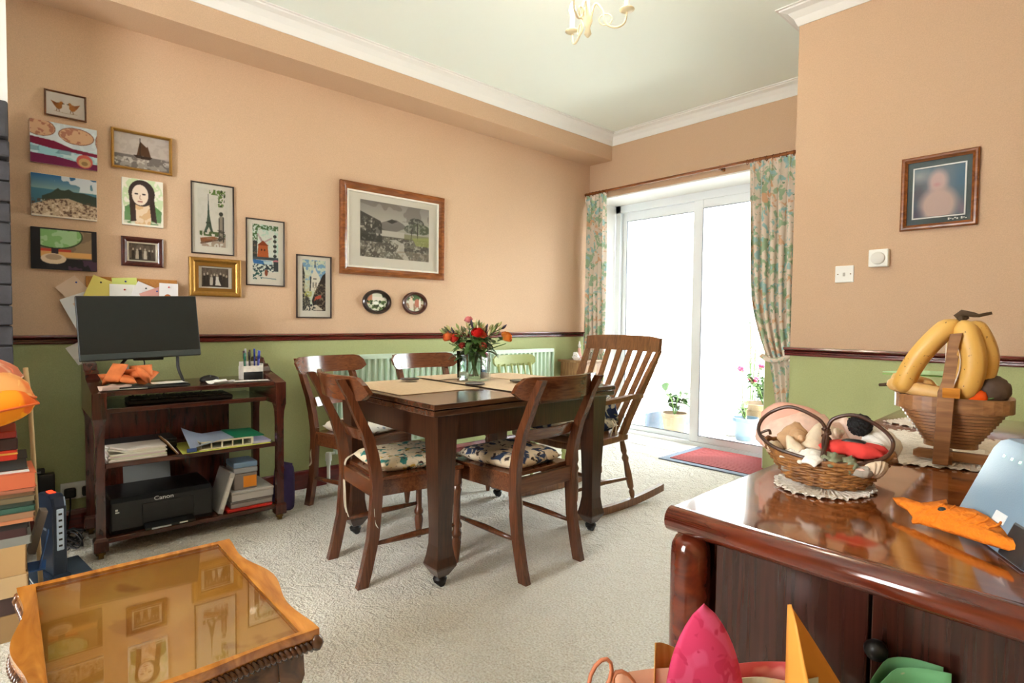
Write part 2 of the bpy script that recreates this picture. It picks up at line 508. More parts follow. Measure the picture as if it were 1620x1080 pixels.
# coving: hollow profile swept along the walls
def cove(name, pts, q=.095, hgt=.09, mat=None):
    """pts: list of (x, y, nx, ny) wall points with the mitred inward direction"""
    prof = [(0.0, -hgt), (.006, -hgt), (.012, -hgt + .012), (.022, -.052), (.048, -.024), (q - .016, -.014), (q - .014, -.006), (q, -.006), (q, 0), (0, 0)]
    bm = B()
    sweep(bm, [(x, y, ZC) for x, y, nx, ny in pts], [[Vector((nx * a, ny * a, b)) for a, b in prof] for x, y, nx, ny in pts])
    return struct(name, bm, mat or MAT['plaster'])
cove('trim_1', [(-3.332, YB, 1, 0), (-3.332, YF, 1, -1)])
cove('trim_2', [(-3.332, YF, 1, -1), (XN, YF, 0, -1)])
cove('trim_3', [(XN, YF, -1, -1), (XN, YN, -1, -1), (XR, YN, -1, -1)])

# dado rails
def dado(name, p0, p1, n, z0, z1, end=0.0):
    h = z1 - z0
    prof = [(0, 0), (.008, 0), (.012, h * .12), (.012, h * .3), (.018, h * .38), (.018, h * .48), (.012, h * .55), (.026, h * .68), (.034, h * .8), (.03, h * .96), (0, h)]
    bm = B(); n = Vector((n[0], n[1], 0))
    p0, p1 = Vector((p0[0], p0[1], z0)), Vector((p1[0], p1[1], z0))
    sweep(bm, [p0, p1], [[n * a + Vector((0, 0, b)) for a, b in prof]] * 2)
    return struct(name, bm, MAT['mahog'])
dado('trim_4', (XW, 0.03), (XW, YF), (1, 0), DZ0, DZ1)
dado('trim_5', (XN - .025, YN), (XR, YN), (0, -1), .926, .974)
bm = B()
sweep(bm, [(XW, 0.03, 0), (XW, YF, 0)], [[Vector((a, 0, b)) for a, b in ((0, 0), (.018, 0), (.018, .095), (.012, .11), (.006, .118), (0, .118))]] * 2)
struct('baseboard_left', bm, MAT['mahog'])
bm = B()
sweep(bm, [(XN, YN, 0), (XR, YN, 0)], [[Vector((0, -a, b)) for a, b in ((0, 0), (.018, 0), (.018, .095), (.012, .11), (.006, .118), (0, .118))]] * 2)
struct('baseboard_right', bm, MAT['mahog'])

# ------------------------------------------------------------------ patio door
door = bpy.data.objects.new('door_1', None); COL.objects.link(door); door['kind'] = 'structure'
fx0, fx1, fz1 = -3.555, -1.875, 2.262
bm = B()
box(bm, fx0, fx0 + .055, YD, YD + .07, 0, fz1); box(bm, fx1 - .055, fx1, YD, YD + .07, 0, fz1)
box(bm, fx0, fx1, YD, YD + .07, fz1 - .07, fz1); box(bm, fx0, fx1, YD - .01, YD + .08, 0, .035)
link('outer_frame', bm, MAT['upvc'], door)
def sash(x0, x1, y, sw, wl, wr, wt, wb):
    bm = B(); z0, z1 = .035, fz1 - .07
    box(bm, x0, x0 + wl, y, y + sw, z0, z1, .004); box(bm, x1 - wr, x1, y, y + sw, z0, z1, .004)
    box(bm, x0 + wl, x1 - wr, y, y + sw, z1 - wt, z1, .004); box(bm, x0 + wl, x1 - wr, y, y + sw, z0, z0 + wb, .004)
    s = link('sash', bm, MAT['upvc'], door)
    g = .007; bm = B(); a0, a1, c0, c1 = x0 + wl, x1 - wr, z0 + wb, z1 - wt
    box(bm, a0, a0 + g, y - .002, y + .004, c0, c1); box(bm, a1 - g, a1, y - .002, y + .004, c0, c1)
    box(bm, a0, a1, y - .002, y + .004, c1 - g, c1); box(bm, a0, a1, y - .002, y + .004, c0, c0 + g)
    link('gasket', bm, MAT['gasket'], s)
    link('pane', bx(x0 + wl, x1 - wr, y + sw / 2 - .003, y + sw / 2 + .003, z0 + wb, z1 - wt), MAT['pane'], s)
    return s
sash(fx0 + .055, -2.66, YD + .045, .03, .05, .045, .085, .05)
s2 = sash(-2.695, fx1 - .055, YD + .005, .03, .09, .06, .075, .058)
link('handle', bx(-1.965, -1.94, YD - .03, YD + .006, .98, 1.2, .006), MAT['upvc'], door)

# ------------------------------------------------------------------ patio outside
MAT['render'] = plain('white_render', (240, 240, 236), 0.9, bump=.2, bscale=60)
MAT['paving'] = plain('pale_paving', (214, 210, 200), 0.85, var=.12, bscale=5)
MAT['plinth'] = plain('blue_grey_plinth', (72, 84, 100), 0.8, var=.15, bscale=12)
pt = B(); box(pt, -5, 3, YD + .08, 10, -.2, -.06)
patio = struct('floor_patio', pt, plain('mortar', (150, 146, 138), .9))
for i in range(7):
    for j in range(6):
        if -3.34 + i * .6 > -.2: continue
        x0, y0 = -3.33 + i * .6, YD + .1 + j * .6
        o = link('paving_slab', bx(x0, x0 + .585, y0, y0 + .585, -.062, -.035 + .004 * ((i * 3 + j) % 3), .006), MAT['paving'], patio)
gw = struct('wall_garden_left', bx(-3.62, -3.37, YD + .3, 9, -.06, 2.9), MAT['render'])
link('plinth', bx(-3.37, -3.345, YD + .3, 9, -.06, .17, .004), MAT['plinth'], gw)
gw2 = struct('wall_garden_back', bx(-3.37, 2, 8.6, 8.8, -.06, 2.9), MAT['render'])
link('plinth', bx(-3.345, 2, 8.57, 8.6, -.06, .17, .004), MAT['plinth'], gw2)

# ------------------------------------------------------------------ chimney breast with the dark stone fireplace at the left edge
cb = struct('chimney_breast', bx(XW, -3.25, -1.3, .028, 1.99, ZC), MAT['plaster'])
link('rough_core', bx(XW, -3.27, -1.3, .02, 0, 1.99), plain('dark_mortar', (44, 42, 42), .9), cb)
ms = plain('dark_fireplace_stone', (62, 62, 68), .55, var=.35, bscale=18, bump=.5)
z = 0.0; k = 0
while z < 1.74:
    h = .088
    for y0 in (([-.09, -.3] if k % 2 else [-.17, -.38])):
        link('stone_block', bx(XW + .005, -3.245 - .008 * ((k * 7) % 3), y0 + .004, (.03 if y0 > -.2 else y0 + .2), z + .003, z + h - .003, .005), ms, cb)
    z += h; k += 1
link('stone_corbel', bx(XW + .005, -3.2, -.4, .03, 1.765, 1.835, .008), ms, cb)
link('stone_shelf', bx(XW + .005, -3.17, -1.2, .028, 1.84, 1.99, .01), ms, cb)
# ================================================================== FURNITURE
MAT['oak'] = wood('dark_oak', (50, 28, 17), (78, 46, 29), (60, 60, 3), 0.28, 0.35)
MAT['oaktop'] = wood('dark_oak_top', (52, 30, 20), (100, 62, 42), (30, 3, 30), 0.16, 0.5)
MAT['chair'] = wood('red_brown_chair_wood', (80, 42, 24), (114, 64, 38), (60, 60, 4), 0.26, 0.4)
MAT['chairx'] = wood('red_brown_chair_rail', (86, 44, 24), (122, 70, 40), (4, 60, 60), 0.22, 0.5)
MAT['elm'] = wood('brown_elm', (104, 66, 36), (150, 100, 58), (60, 60, 4), 0.35, 0.2)
MAT['brass'] = plain('dark_brass', (120, 92, 50), 0.35, 0.9)
MAT['tape'] = plain('cream_tape', (206, 192, 168), 0.9)

# ------------------------------------------------------------------ dining table
TZ = 0.77
TX0, TX1, TY0, TY1 = -2.735, -1.82, 1.237, 2.378
tb = thing('dining_table', 'dark oak dining table with tapered square legs, in the middle of the room', 'table', ((TX0 + TX1) / 2, (TY0 + TY1) / 2, 0))
hx, hy = (TX1 - TX0) / 2, (TY1 - TY0) / 2
link('tabletop', bx(-hx, hx, -hy, hy, TZ - .022, TZ, .004), MAT['oaktop'], tb)
for sg in (-1, 1):
    a, b = sorted((sg * .02, sg * (hy - .004)))
    link('draw_leaf', bx(-hx + .004, hx - .004, a, b, TZ - .05, TZ - .026, .004), MAT['oaktop'], tb)
ax, ay = hx - .075, hy - .085
bm = B()
for sg in (-1, 1):
    a, b = sorted((sg * (ax + .012), sg * (ax - .012))); box(bm, a, b, -ay, ay, TZ - .165, TZ - .052)
    a, b = sorted((sg * (ay + .012), sg * (ay - .012))); box(bm, -ax, ax, a, b, TZ - .165, TZ - .052)
link('apron', bm, MAT['oak'], tb)
prof = [(.020, .045), (.026, .05), (.048, .088), (.05, .096), (.042, .13), (.035, .18), (.034, .25), (.05, TZ - .06), (.05, TZ - .052)]
for sx in (-1, 1):
    for sy in (-1, 1):
        L_ = link('leg', lathe(B(), [(r * 1.414, z) for r, z in prof], 4, (sx * (ax - .005), sy * (ay - .005), 0), off=.5), MAT['oak'], tb)
        c = (sx * (ax - .005), sy * (ay - .005))
        bm = lathe(B(), [(.026, .02), (.03, .034), (.02, .05)], 12, (c[0], c[1], 0))
        cyl(bm, (c[0] - .012, c[1] + .004, .016), (c[0] + .012, c[1] + .004, .016), .017, seg=12)
        link('castor', bm, MAT['black'], L_, 40)

# ------------------------------------------------------------------ dining chairs (front towards +y)
def stile_y(z):
    k = [(0, 0.0), (.1, .026), (.22, .05), (.40, .062), (.5, .056), (.62, .022), (.74, -.03), (.88, -.1)]
    for (z0, y0), (z1, y1) in zip(k, k[1:]):
        if z <= z1: t = (z - z0) / (z1 - z0); t = t * t * (3 - 2 * t) * .35 + t * .65; return y0 + (y1 - y0) * t
    return k[-1][1]
def turned(bm, x, y, z0, z1, r):
    h = z1 - z0
    pr = [(.55, 0), (.7, .06), (.95, .16), (1.05, .22), (.8, .27), (1.1, .29), (1.1, .32), (.75, .35), (.72, .6), (.85, .72), (1.1, .78), (.8, .82), (1.15, .85), (1.15, 1)]
    return lathe(bm, [(r * a, z0 + h * b) for a, b in pr], 14, (x, y, 0))
def make_chair(label, cushion_mat, ties, rim=None):
    t = thing('dining_chair', label, 'chair', group='dining chairs round the table')
    for sx in (-1, 1):
        zs = [0, .06, .12, .2, .3, .4, .47, .55, .64, .72, .79, .84, .856, .864]
        bm = sweep(B(), [(sx * (.178 + .008 * (z / .85)), stile_y(z), z) for z in zs], [rect(.031, .046 if z < .5 else .046 - .014 * (z - .5) / .35) for z in zs])
        link('rear_leg', bm, MAT['chair'], t, 35)
        link('front_leg', turned(B(), sx * .185, .445, 0, .43, .021), MAT['chair'], t, 40)
    bm = B()
    prism(bm, [(-.19, .075), (.19, .075), (.205, .47), (-.205, .47)], .43, .448, bev=.004)
    for sx in (-1, 1): prism(bm, [(sx * .178, .05), (sx * .196, .46), (sx * .178, .46), (sx * .16, .05)], .365, .43)
    prism(bm, [(-.17, .045), (.17, .045), (.17, .067), (-.17, .067)], .365, .43)
    prism(bm, [(-.19, .44), (.19, .44), (.19, .462), (-.19, .462)], .375, .43)
    link('seat', bm, MAT['chairx'], t)
    # curved crest rail with rounded ends
    def rail(name, zc, hh, halfw, yc, bow, th, round_=True):
        n = 18; top = []; secs = []; path = []
        for i in range(n + 1):
            u = -1 + 2 * i / n; x = u * halfw
            y = yc - bow * (1 - u * u) + 0.0
            e = 1.0
            if round_ and abs(u) > .78: e = max(.25, math.sqrt(max(0, 1 - ((abs(u) - .78) / .235) ** 2)))
            lean = -.012
            path.append((x, y, zc))
            secs.append([Vector((0, -th / 2 - lean * 1, -hh / 2 * e)), Vector((0, th / 2 - lean, -hh / 2 * e)), Vector((0, th / 2 + lean, hh / 2 * e)), Vector((0, -th / 2 + lean, hh / 2 * e))])
        return link(name, sweep(B(), path, secs), MAT['chairx'], t, 40)
    rail('crest_rail', .824, .1, .256, stile_y(.83) + .070, .078, .02)
    rail('back_rail', .615, .05, .168, stile_y(.615) + .026, .028, .016, False)
    for sx in (-1, 1):
        bm = tube(B(), [(sx * .178, stile_y(.17) + .01, .17), (sx * .181, .16, .172), (sx * .181, .25, .174), (sx * .183, .34, .174), (sx * .185, .44, .175)], [.008, .012, .014, .012, .008], 10)
        link('stretcher', bm, MAT['chair'], t, True)
    # seat pad
    bm = cushion(B(), .39, .385, .062, c=(0, .27, .478), shape=lambda u, v: (u * (.178 + .018 * v) * (1 - .04 * abs(v) ** 3), v * .19 * (1 - .05 * abs(u) ** 3)), p=7)
    cu = tag(link('seat_cushion', bm, cushion_mat, t, True), None)
    for x, y in ties:
        p = [(x, y + .02, .475), (x + .004, y - .022, .455), (x - .006, y - .03, .4), (x + .01, y - .034, .33), (x + .004, y - .03, .25 + .03 * (x > 0)), (x + .02, y - .025, .21 + .05 * (x > 0))]
        for dx in (0, .016):
            q = spline([(a + dx * i / 3, b, c_ - .012 * dx / .016 * i / 5) for i, (a, b, c_) in enumerate(p)], 3)
            bm = B()
            sweep(bm, q, [[Vector((-.006, -.0008, 0)), Vector((.006, -.0008, 0)), Vector((.006, .0008, 0)), Vector((-.006, .0008, 0))]] * len(q))
            link('tie', bm, MAT['tape'], cu)
    return t
MAT['padA'] = patterned('floral_pad_teal', (226, 208, 178), [((60, 128, 120), 1.0, .55), ((190, 150, 60), 1.2, .6), ((70, 50, 46), 1.8, .6)], 22)
MAT['padB'] = patterned('floral_pad_navy', (222, 202, 172), [((52, 66, 96), .9, .52), ((62, 46, 42), 1.5, .58), ((190, 176, 160), 1.1, .62)], 20)
MAT['padC'] = patterned('floral_pad_cream', (232, 224, 208), [((84, 64, 60), 1.6, .62), ((160, 170, 176), 1.0, .6)], 20)
chA = make_chair('red-brown bar-back chair at near end of table, teal floral pad and hanging ties', MAT['padA'], [(-.165, .08), (.165, .08)])
chB = make_chair('dark bar-back chair on the window side of table nearest camera, navy floral pad', MAT['padB'], [(-.17, .09)])
chC = make_chair('bar-back chair beside the printer trolley with glossy crest and cream pad', MAT['padC'], [(.17, .08)])
chD = make_chair('bar-back chair behind the flower vase, back towards the radiator', MAT['padC'], [])
def put(o, x, y, rz): o.location = (x, y, 0); o.rotation_euler = (0, 0, rz)
put(chA, -2.272, 1.092, R(-5.5)); put(chB, -1.692, 1.785, R(92)); put(chC, -3.30, 1.50, R(-75)); put(chD, -3.235, 2.135, R(-90))

# ------------------------------------------------------------------ pale green spindle-back chair
MAT['greenpaint'] = plain('pale_green_paint', (152, 160, 98), 0.5, bump=.1, bscale=40)
t = thing('painted_chair', 'pale green painted spindle-back chair in front of the radiator', 'chair', (-3.2, 2.96, 0), R(-90))
link('seat', prism(B(), [(-.19, 0), (.19, 0), (.2, .36), (.12, .4), (-.12, .4), (-.2, .36)], .42, .45, bev=.008), MAT['greenpaint'], t)
for sx in (-1, 1):
    link('rear_leg', turned(B(), sx * .17, .03, 0, .42, .018), MAT['greenpaint'], t, 40)
    link('front_leg', turned(B(), sx * .17, .33, 0, .42, .018), MAT['greenpaint'], t, 40)
    link('stretcher', cyl(B(), (sx * .17, .03, .16), (sx * .17, .33, .16), .01), MAT['greenpaint'], t, True)
for i in range(6):
    u = -1 + 2 * i / 5; r = .013 if i in (0, 5) else .008
    pr = [(r, 0), (r * .8, .1), (r * 1.3, .16), (r * .8, .2), (r, .32)]
    bm = B(); tube(bm, [(u * .165, .03 - .16 * a / .32 * .5, .45 + a) for _, a in pr], [q for q, _ in pr], 10)
    link('spindle', bm, MAT['greenpaint'], t, True)
n = 16; bm = B()
sweep(bm, [((-1 + 2 * i / n) * .215, -.075 + .03 * (-1 + 2 * i / n) ** 2, .795) for i in range(n + 1)],
      [[Vector((0, -.012, -.043 * e)), Vector((0, .012, -.043 * e)), Vector((0, .006, .043 * e)), Vector((0, -.014, .043 * e))] for e in [max(.35, math.sqrt(max(0, 1 - max(0, (abs(-1 + 2 * i / n) - .8) / .22) ** 2))) for i in range(n + 1)]])
link('crest_rail', bm, MAT['greenpaint'], t, 40)

# ------------------------------------------------------------------ rocking chair (front towards +y local)
rk = thing('rocking_chair', 'brown slat-back rocking chair with turned posts, by the patio door', 'chair', (-2.262, 2.72, 0), R(176))
def rocker_z(y): return .022 + .19 * (y - .12) ** 2
for sx in (-1, 1):
    ys = [-.37 + .81 * i / 20 for i in range(21)]
    bm = sweep(B(), [(sx * .262, y, rocker_z(y)) for y in ys], [[Vector((-.014, 0, -.022)), Vector((.014, 0, -.022)), Vector((.014, 0, .022)), Vector((-.014, 0, .022))]] * 21)
    link('rocker', bm, MAT['elm'], rk, 35)
    for (yt, yb, nm) in ((-.02, -.09, 'rear_leg'), (.36, .40, 'front_leg')):
        pr = [(.6, 0), (.9, .05), (1.15, .12), (.7, .16), (1.2, .2), (1.35, .4), (1.0, .62), (1.4, .68), (.8, .74), (1.2, .8), (.9, 1)]
        p0, p1 = Vector((sx * .262, yb, rocker_z(yb) + .015)), Vector((sx * .225, yt, .41))
        tb_ = B(); tube(tb_, [p0.lerp(p1, b) for a, b in pr], [.0155 * a for a, b in pr], 12)
        link(nm, tb_, MAT['elm'], rk, True)
    link('side_stretcher', tube(B(), [(sx * .25, -.06, .17), (sx * .25, .15, .18), (sx * .25, .38, .17)], [.008, .014, .008], 10), MAT['elm'], rk, True)
link('cross_stretcher', tube(B(), [(-.25, .15, .18), (-.1, .15, .18), (0, .15, .18), (.1, .15, .18), (.25, .15, .18)], [.008, .012, .017, .012, .008], 10), MAT['elm'], rk, True)
link('seat', prism(B(), [(-.25, -.05), (.25, -.05), (.285, .2), (.27, .42), (.15, .45), (-.15, .45), (-.27, .42), (-.285, .2)], .40, .44, bev=.01), MAT['elm'], rk)
def lean(z): return -.02 - .235 * ((z - .44) / .47) ** 1.1
for sx in (-1, 1):
    zs = [.44, .52, .6, .7, .8, .84, .855, .87, .9, .93]
    ws = [.045, .045, .05, .05, .045, .034, .04, .028, .024, .02]
    bm = sweep(B(), [(sx * (.235 + .065 * (z - .44) / .5), lean(z), z) for z in zs], [rect(.03, w_) for w_ in ws])
    link('back_post', bm, MAT['elm'], rk, 30)
    pa = [(sx * .285, lean(.66) + .0, .665), (sx * .3, -.02, .668), (sx * .305, .1, .66), (sx * .3, .24, .652), (sx * .295, .33, .65)]
    q = spline(pa, 5)
    bm = sweep(B(), q, [[Vector((-.024 * k, 0, -.012)), Vector((.024 * k, 0, -.012)), Vector((.024 * k, 0, .012)), Vector((-.024 * k, 0, .012))] for k in [.7 + .7 * (i / (len(q) - 1)) ** 2 for i in range(len(q))]])
    link('arm', bm, MAT['elm'], rk, 35)
    pr = [(.8, 0), (1.2, .1), (.7, .18), (1.0, .3), (1.5, .5), (1.0, .7), (.7, .8), (1.2, .88), (.8, 1)]
    p0, p1 = Vector((sx * .255, .25, .43)), Vector((sx * .298, .26, .65))
    bm = B(); tube(bm, [p0.lerp(p1, b) for a, b in pr], [.014 * a for a, b in pr], 12)
    link('arm_post', bm, MAT['elm'], rk, True)
for i in range(6):
    u = -1 + 2 * (i + .5) / 6 * 1.0
    zs = [.44, .55, .66, .77, .88, .93]
    bm = sweep(B(), [(u * (.2 + .07 * (z - .44) / .5), lean(z) - .045 * (1 - u * u) * math.sin(min(1, (z - .44) / .48) * 2.2), z) for z in zs], [rect(.036 + .006 * (z - .44), .012) for z in zs])
    link('back_slat', bm, MAT['elm'], rk, 30)
n = 18
us = [-1 + 2 * i / n for i in range(n + 1)]
bm = sweep(B(), [(u * .305, lean(.95) - .05 * (1 - u * u) + .015, .968) for u in us],
    [[Vector((0, -.014, -.048)), Vector((0, .016, -.048)), Vector((0, .004, .05 * (1 - .25 * u ** 4))), Vector((0, -.026, .05 * (1 - .25 * u ** 4)))] for u in us])
link('crest_rail', bm, MAT['elm'], rk, 40)
MAT['padR'] = patterned('floral_pad_blue', (222, 220, 206), [((44, 60, 100), .9, .5), ((150, 156, 120), 1.2, .6)], 16)
cu = link('seat_cushion', cushion(B(), .42, .4, .09, c=(0, .19, .485), p=4), MAT['padR'], rk, True)
cb2 = cushion(B(), .36, .2, .1, c=(0, 0, 0), p=4)
bmesh.ops.transform(cb2, matrix=Matrix.Translation((0, -.02, .56)) @ Matrix.Rotation(R(68), 4, 'X'), verts=cb2.verts)
link('back_cushion', cb2, MAT['padR'], rk, True)
for sx in (-1, 1):
    for dy in (0, .02):
        q = spline([(sx * .2, .02 + dy, .52), (sx * .235, .04 + dy, .5), (sx * .25, .06 + dy * 2, .45), (sx * .245, .05 + dy * 2, .42)], 3)
        link('tie', sweep(B(), q, [[Vector((-.0008, -.005, 0)), Vector((.0008, -.005, 0)), Vector((.0008, .005, 0)), Vector((-.0008, .005, 0))]] * len(q)), MAT['tape'], cu)

# ------------------------------------------------------------------ radiator
rd = thing('radiator', 'long pale green panel radiator under the dado rail, behind the chairs', 'radiator', (XW + .003, 1.62, 0))
RL = 2.05; MAT['rad'] = plain('pale_green_enamel', (204, 224, 202), 0.35)
RZ0, RZ1 = .2, .86
for yb in (.3, 1.7): link('bracket', bx(0, .04, yb, yb + .04, RZ0 + .1, RZ1 - .1), MAT['rad'], rd)
nf = 41
pts = []
for i in range(nf):
    y = .02 + i * (RL - .04) / nf; p_ = (RL - .04) / nf
    pts += [(y, .066), (y + p_ * .18, .088), (y + p_ * .5, .088), (y + p_ * .68, .066)]
pts += [(RL - .02, .066)]
bm = B()
poly = [(y, x) for y, x in pts]
va = [bm.verts.new((x, y, RZ0 + .03)) for y, x in poly]; vb = [bm.verts.new((x, y, RZ1 - .03)) for y, x in poly]
for i in range(len(poly) - 1): bm.faces.new((va[i], va[i + 1], vb[i + 1], vb[i]))
box(bm, .04, .0665, .01, RL - .01, RZ0 + .02, RZ1 - .02)
link('fluted_panel', bm, MAT['rad'], rd)
bm = B()
for i in range(60):
    y = .02 + i * (RL - .04) / 60
    box(bm, .042, .088, y, y + .02, RZ1 - .012, RZ1 - .004)
box(bm, .04, .045, 0, RL, RZ1 - .03, RZ1); box(bm, .085, .092, 0, RL, RZ1 - .03, RZ1)
tag(link('top_grille', bm, MAT['rad'], rd), None)
for y in (-.004, RL - .004): link('end_panel', bx(.04, .092, y, y + .008, RZ0 + .01, RZ1, .002), MAT['rad'], rd)
v_ = lathe(B(), [(.011, 0), (.011, .14), (.016, .145), (.016, .165), (.02, .17), (.021, .215), (.016, .225)], 14, (.06, -.045, 0))
cyl(v_, (.06, -.045, .225 - .01), (.06, .01, .225 - .01), .009)
link('valve', v_, MAT['whiteplastic'], rd, 40)
v_ = lathe(B(), [(.008, 0), (.008, .2), (.016, .205), (.016, .24)], 12, (.06, RL + .04, 0)); cyl(v_, (.06, RL + .04, .222), (.06, RL - .01, .222), .008)
link('valve', v_, MAT['whiteplastic'], rd, 40)

# ------------------------------------------------------------------ small side table in the far corner
MAT['pine'] = wood('old_pine', (128, 92, 60), (176, 134, 92), (30, 30, 5), .45, .1)
st = thing('side_table', 'small brown wooden side table in the far corner by the curtain', 'table', (-3.42, 3.95, 0))
link('tabletop', bx(-.15, .14, -.16, .155, .735, .755, .004), MAT['pine'], st)
link('apron', bx(-.13, .12, -.14, .135, .60, .735), MAT['pine'], st)
dw = link('drawer', bx(.12, .126, -.11, .11, .625, .715, .002), MAT['pine'], st)
link('knob', lathe(B(), [(.006, 0), (.006, .01), (.014, .016), (.012, .026), (.004, .03)], 12, (.126, -.015, .67), Matrix.Rotation(R(90), 3, 'Y')), MAT['brass'], dw, 40)
for x in (-.115, .105):
    for y in (-.125, .12): link('leg', lathe(B(), [(.02, 0), (.026, .6), (.026, .62)], 4, (x, y, 0), off=.5), MAT['pine'], st)
MAT['china'] = plain('white_china', (240, 236, 232), 0.2)
t = thing('china_figurine', 'pink and white china figurine standing on the corner side table', 'ornament', (-3.43, 3.93, .755))
link('base', lathe(B(), [(.03, 0), (.028, .01), (.02, .014)], 16), MAT['china'], t, 40)
link('dress', lathe(B(), [(.026, .014), (.024, .04), (.014, .075), (.016, .095), (.008, .108)], 16), plain('pink_china', (226, 176, 160), .25), t, True)
link('head', blob(B(), (0, 0, .122), .013, .012, .016), MAT['china'], t, True)
link('hat', lathe(B(), [(.02, .13), (.01, .136), (.006, .165), (.002, .17)], 12), MAT['china'], t, True)
t = thing('tissue_bowl', 'small white bowl of crumpled tissue on the corner side table', 'bowl', (-3.4, 3.85, .755))
link('bowl', lathe(B(), [(.018, 0), (.034, .02), (.04, .032), (.037, .032), (.028, .016)], 18, cap=False), MAT['china'], t, True)
link('tissue', blob(B(), (0, 0, .04), .028, .026, .03, .6, 30, 3), MAT['paper'], t)
t = thing('small_bottle', 'small clear bottle standing on the corner side table', 'bottle', (-3.36, 4.02, .755))
link('body', lathe(B(), [(.016, 0), (.018, .004), (.018, .05), (.008, .06), (.008, .072)], 14), glassy('pale_glass', (.9, .95, .95), .05), t, True)
link('cap', lathe(B(), [(.009, .07), (.009, .085)], 12), MAT['whiteplastic'], t)
# ================================================================== PRINTER TROLLEY AND WHAT IS ON IT
def rootloc(o):
    while o.parent: o = o.parent
    return o.location
def linkw(name, bm, mat, parent, smooth=False):
    """shape given in room coordinates, stored relative to its (unrotated) thing"""
    bmesh.ops.translate(bm, vec=-Vector(rootloc(parent)), verts=bm.verts)
    return link(name, bm, mat, parent, smooth)

MAT['trolley'] = wood('dark_mahogany', (48, 20, 14), (92, 42, 28), (26, 4, 26), 0.25, 0.4)
MAT['trolleyv'] = wood('dark_mahogany_upright', (46, 18, 12), (88, 38, 26), (26, 26, 4), 0.25, 0.4)
tr = thing('printer_trolley', 'dark mahogany four-tier trolley against the green wall, holding monitor and printer', 'trolley', (-3.32, .71, 0))
X0, X1, Y0, Y1 = -3.53, -3.11, .312, 1.108
for (nm, x0, x1, y0, y1, z) in (('top_shelf', X0 + .01, X1 - .004, Y0 + .02, Y1 - .02, .738), ('keyboard_shelf', X0 + .02, X1 - .05, Y0 + .02, Y1 - .05, .652), ('middle_shelf', X0 + .01, X1, Y0 + .02, Y1 - .02, .408), ('bottom_shelf', X0, X1 + .004, Y0 + .02, Y1 - .02, .066)):
    linkw(nm, bx(x0, x1, y0, y1, z, z + .024, .004), MAT['trolley'], tr)
linkw('back_panel', bx(X0 - .012, X0, Y0 + .03, Y1 - .14, .09, .655), MAT['trolleyv'], tr)
for sy, yc in ((-1, Y0), (1, Y1)):
    for xc in (X0 + .02, X1 - .005):
        bm = sweep(B(), [(xc, yc, z) for z in (.09, .1, .56, .6, .63, .64)], [rect(w_, w_) for w_ in (.05, .036, .036, .04, .05, .056)])
        linkw('post', bm, MAT['trolleyv'], tr)
        bm = sweep(B(), [(xc, yc, z) for z in (.035, .04, .085, .095)], [rect(w_, w_) for w_ in (.05, .056, .056, .048)])
        ft = linkw('foot', bm, MAT['trolleyv'], tr)
        bm = lathe(B(), [(.02, .02), (.02, .036)], 12, (xc, yc, 0)); cyl(bm, (xc, yc - .01, .014), (xc, yc + .01, .014), .0145)
        linkw('castor', bm, MAT['brass'], ft, 40)
    # sloping arm with stepped scroll at the back, and the block in front
    poly = [(X1 + .025, .64), (X1 + .025, .757), (X1 - .02, .765), (-3.26, .79), (-3.33, .80), (-3.345, .825), (-3.37, .84), (-3.40, .825), (-3.41, .84), (-3.44, .87), (-3.48, .876), (X0 + .01, .86), (X0, .83), (X0, .64)]
    linkw('side_arm', prism(B(), poly, yc - .028, yc + .028, 'y', bev=.004), MAT['trolleyv'], tr)

# monitor
mo = thing('computer_monitor', 'black flat-screen monitor on a thin angled stand on top of the trolley', 'monitor', (-3.30, .505, .763), R(-1.0))
Mm = Matrix.Translation((0, 0, .284)) @ Matrix.Rotation(R(2), 4, 'X') @ Matrix.Rotation(R(-11), 4, 'Y')
bm = bx(-.012, .012, -.252, .252, -.153, .158, .004, M=Mm); link('casing', bm, MAT['darkgrey'], mo)
sm = plain('black_screen', (19, 24, 23), 0.35, spec=.4)
link('screen', bx(.0118, .0134, -.247, .247, -.122, .153, M=Mm), sm, mo)
link('chin', bx(.0118, .0145, -.249, .249, -.151, -.1235, .001, M=Mm), plain('grey_bezel', (50, 60, 60), .4), mo)
link('rear_bulge', bx(-.05, -.01, -.15, .15, -.1, .08, .015, M=Mm), MAT['black'], mo)
for sg in (-1, 1):
    q = spline([(-.02, .1 * sg + .06, .16), (-.005, .13 * sg + .03, .08), (.03, .165 * sg + .01, .012), (.05, .16 * sg, .006), (.05, 0, .005)], 5)
    link('stand_leg', tube(B(), q, .0075, 8), MAT['black'], mo, True)
link('stand_neck', bx(-.045, -.025, -.03, .1, .12, .22, .004), MAT['black'], mo)
link('cable', tube(B(), spline([(-.04, .0, .16), (-.05, .02, .1), (-.04, -.01, .04), (-.06, -.03, .008), (-.1, -.06, .006)], 6), .003, 6), MAT['black'], mo, True)

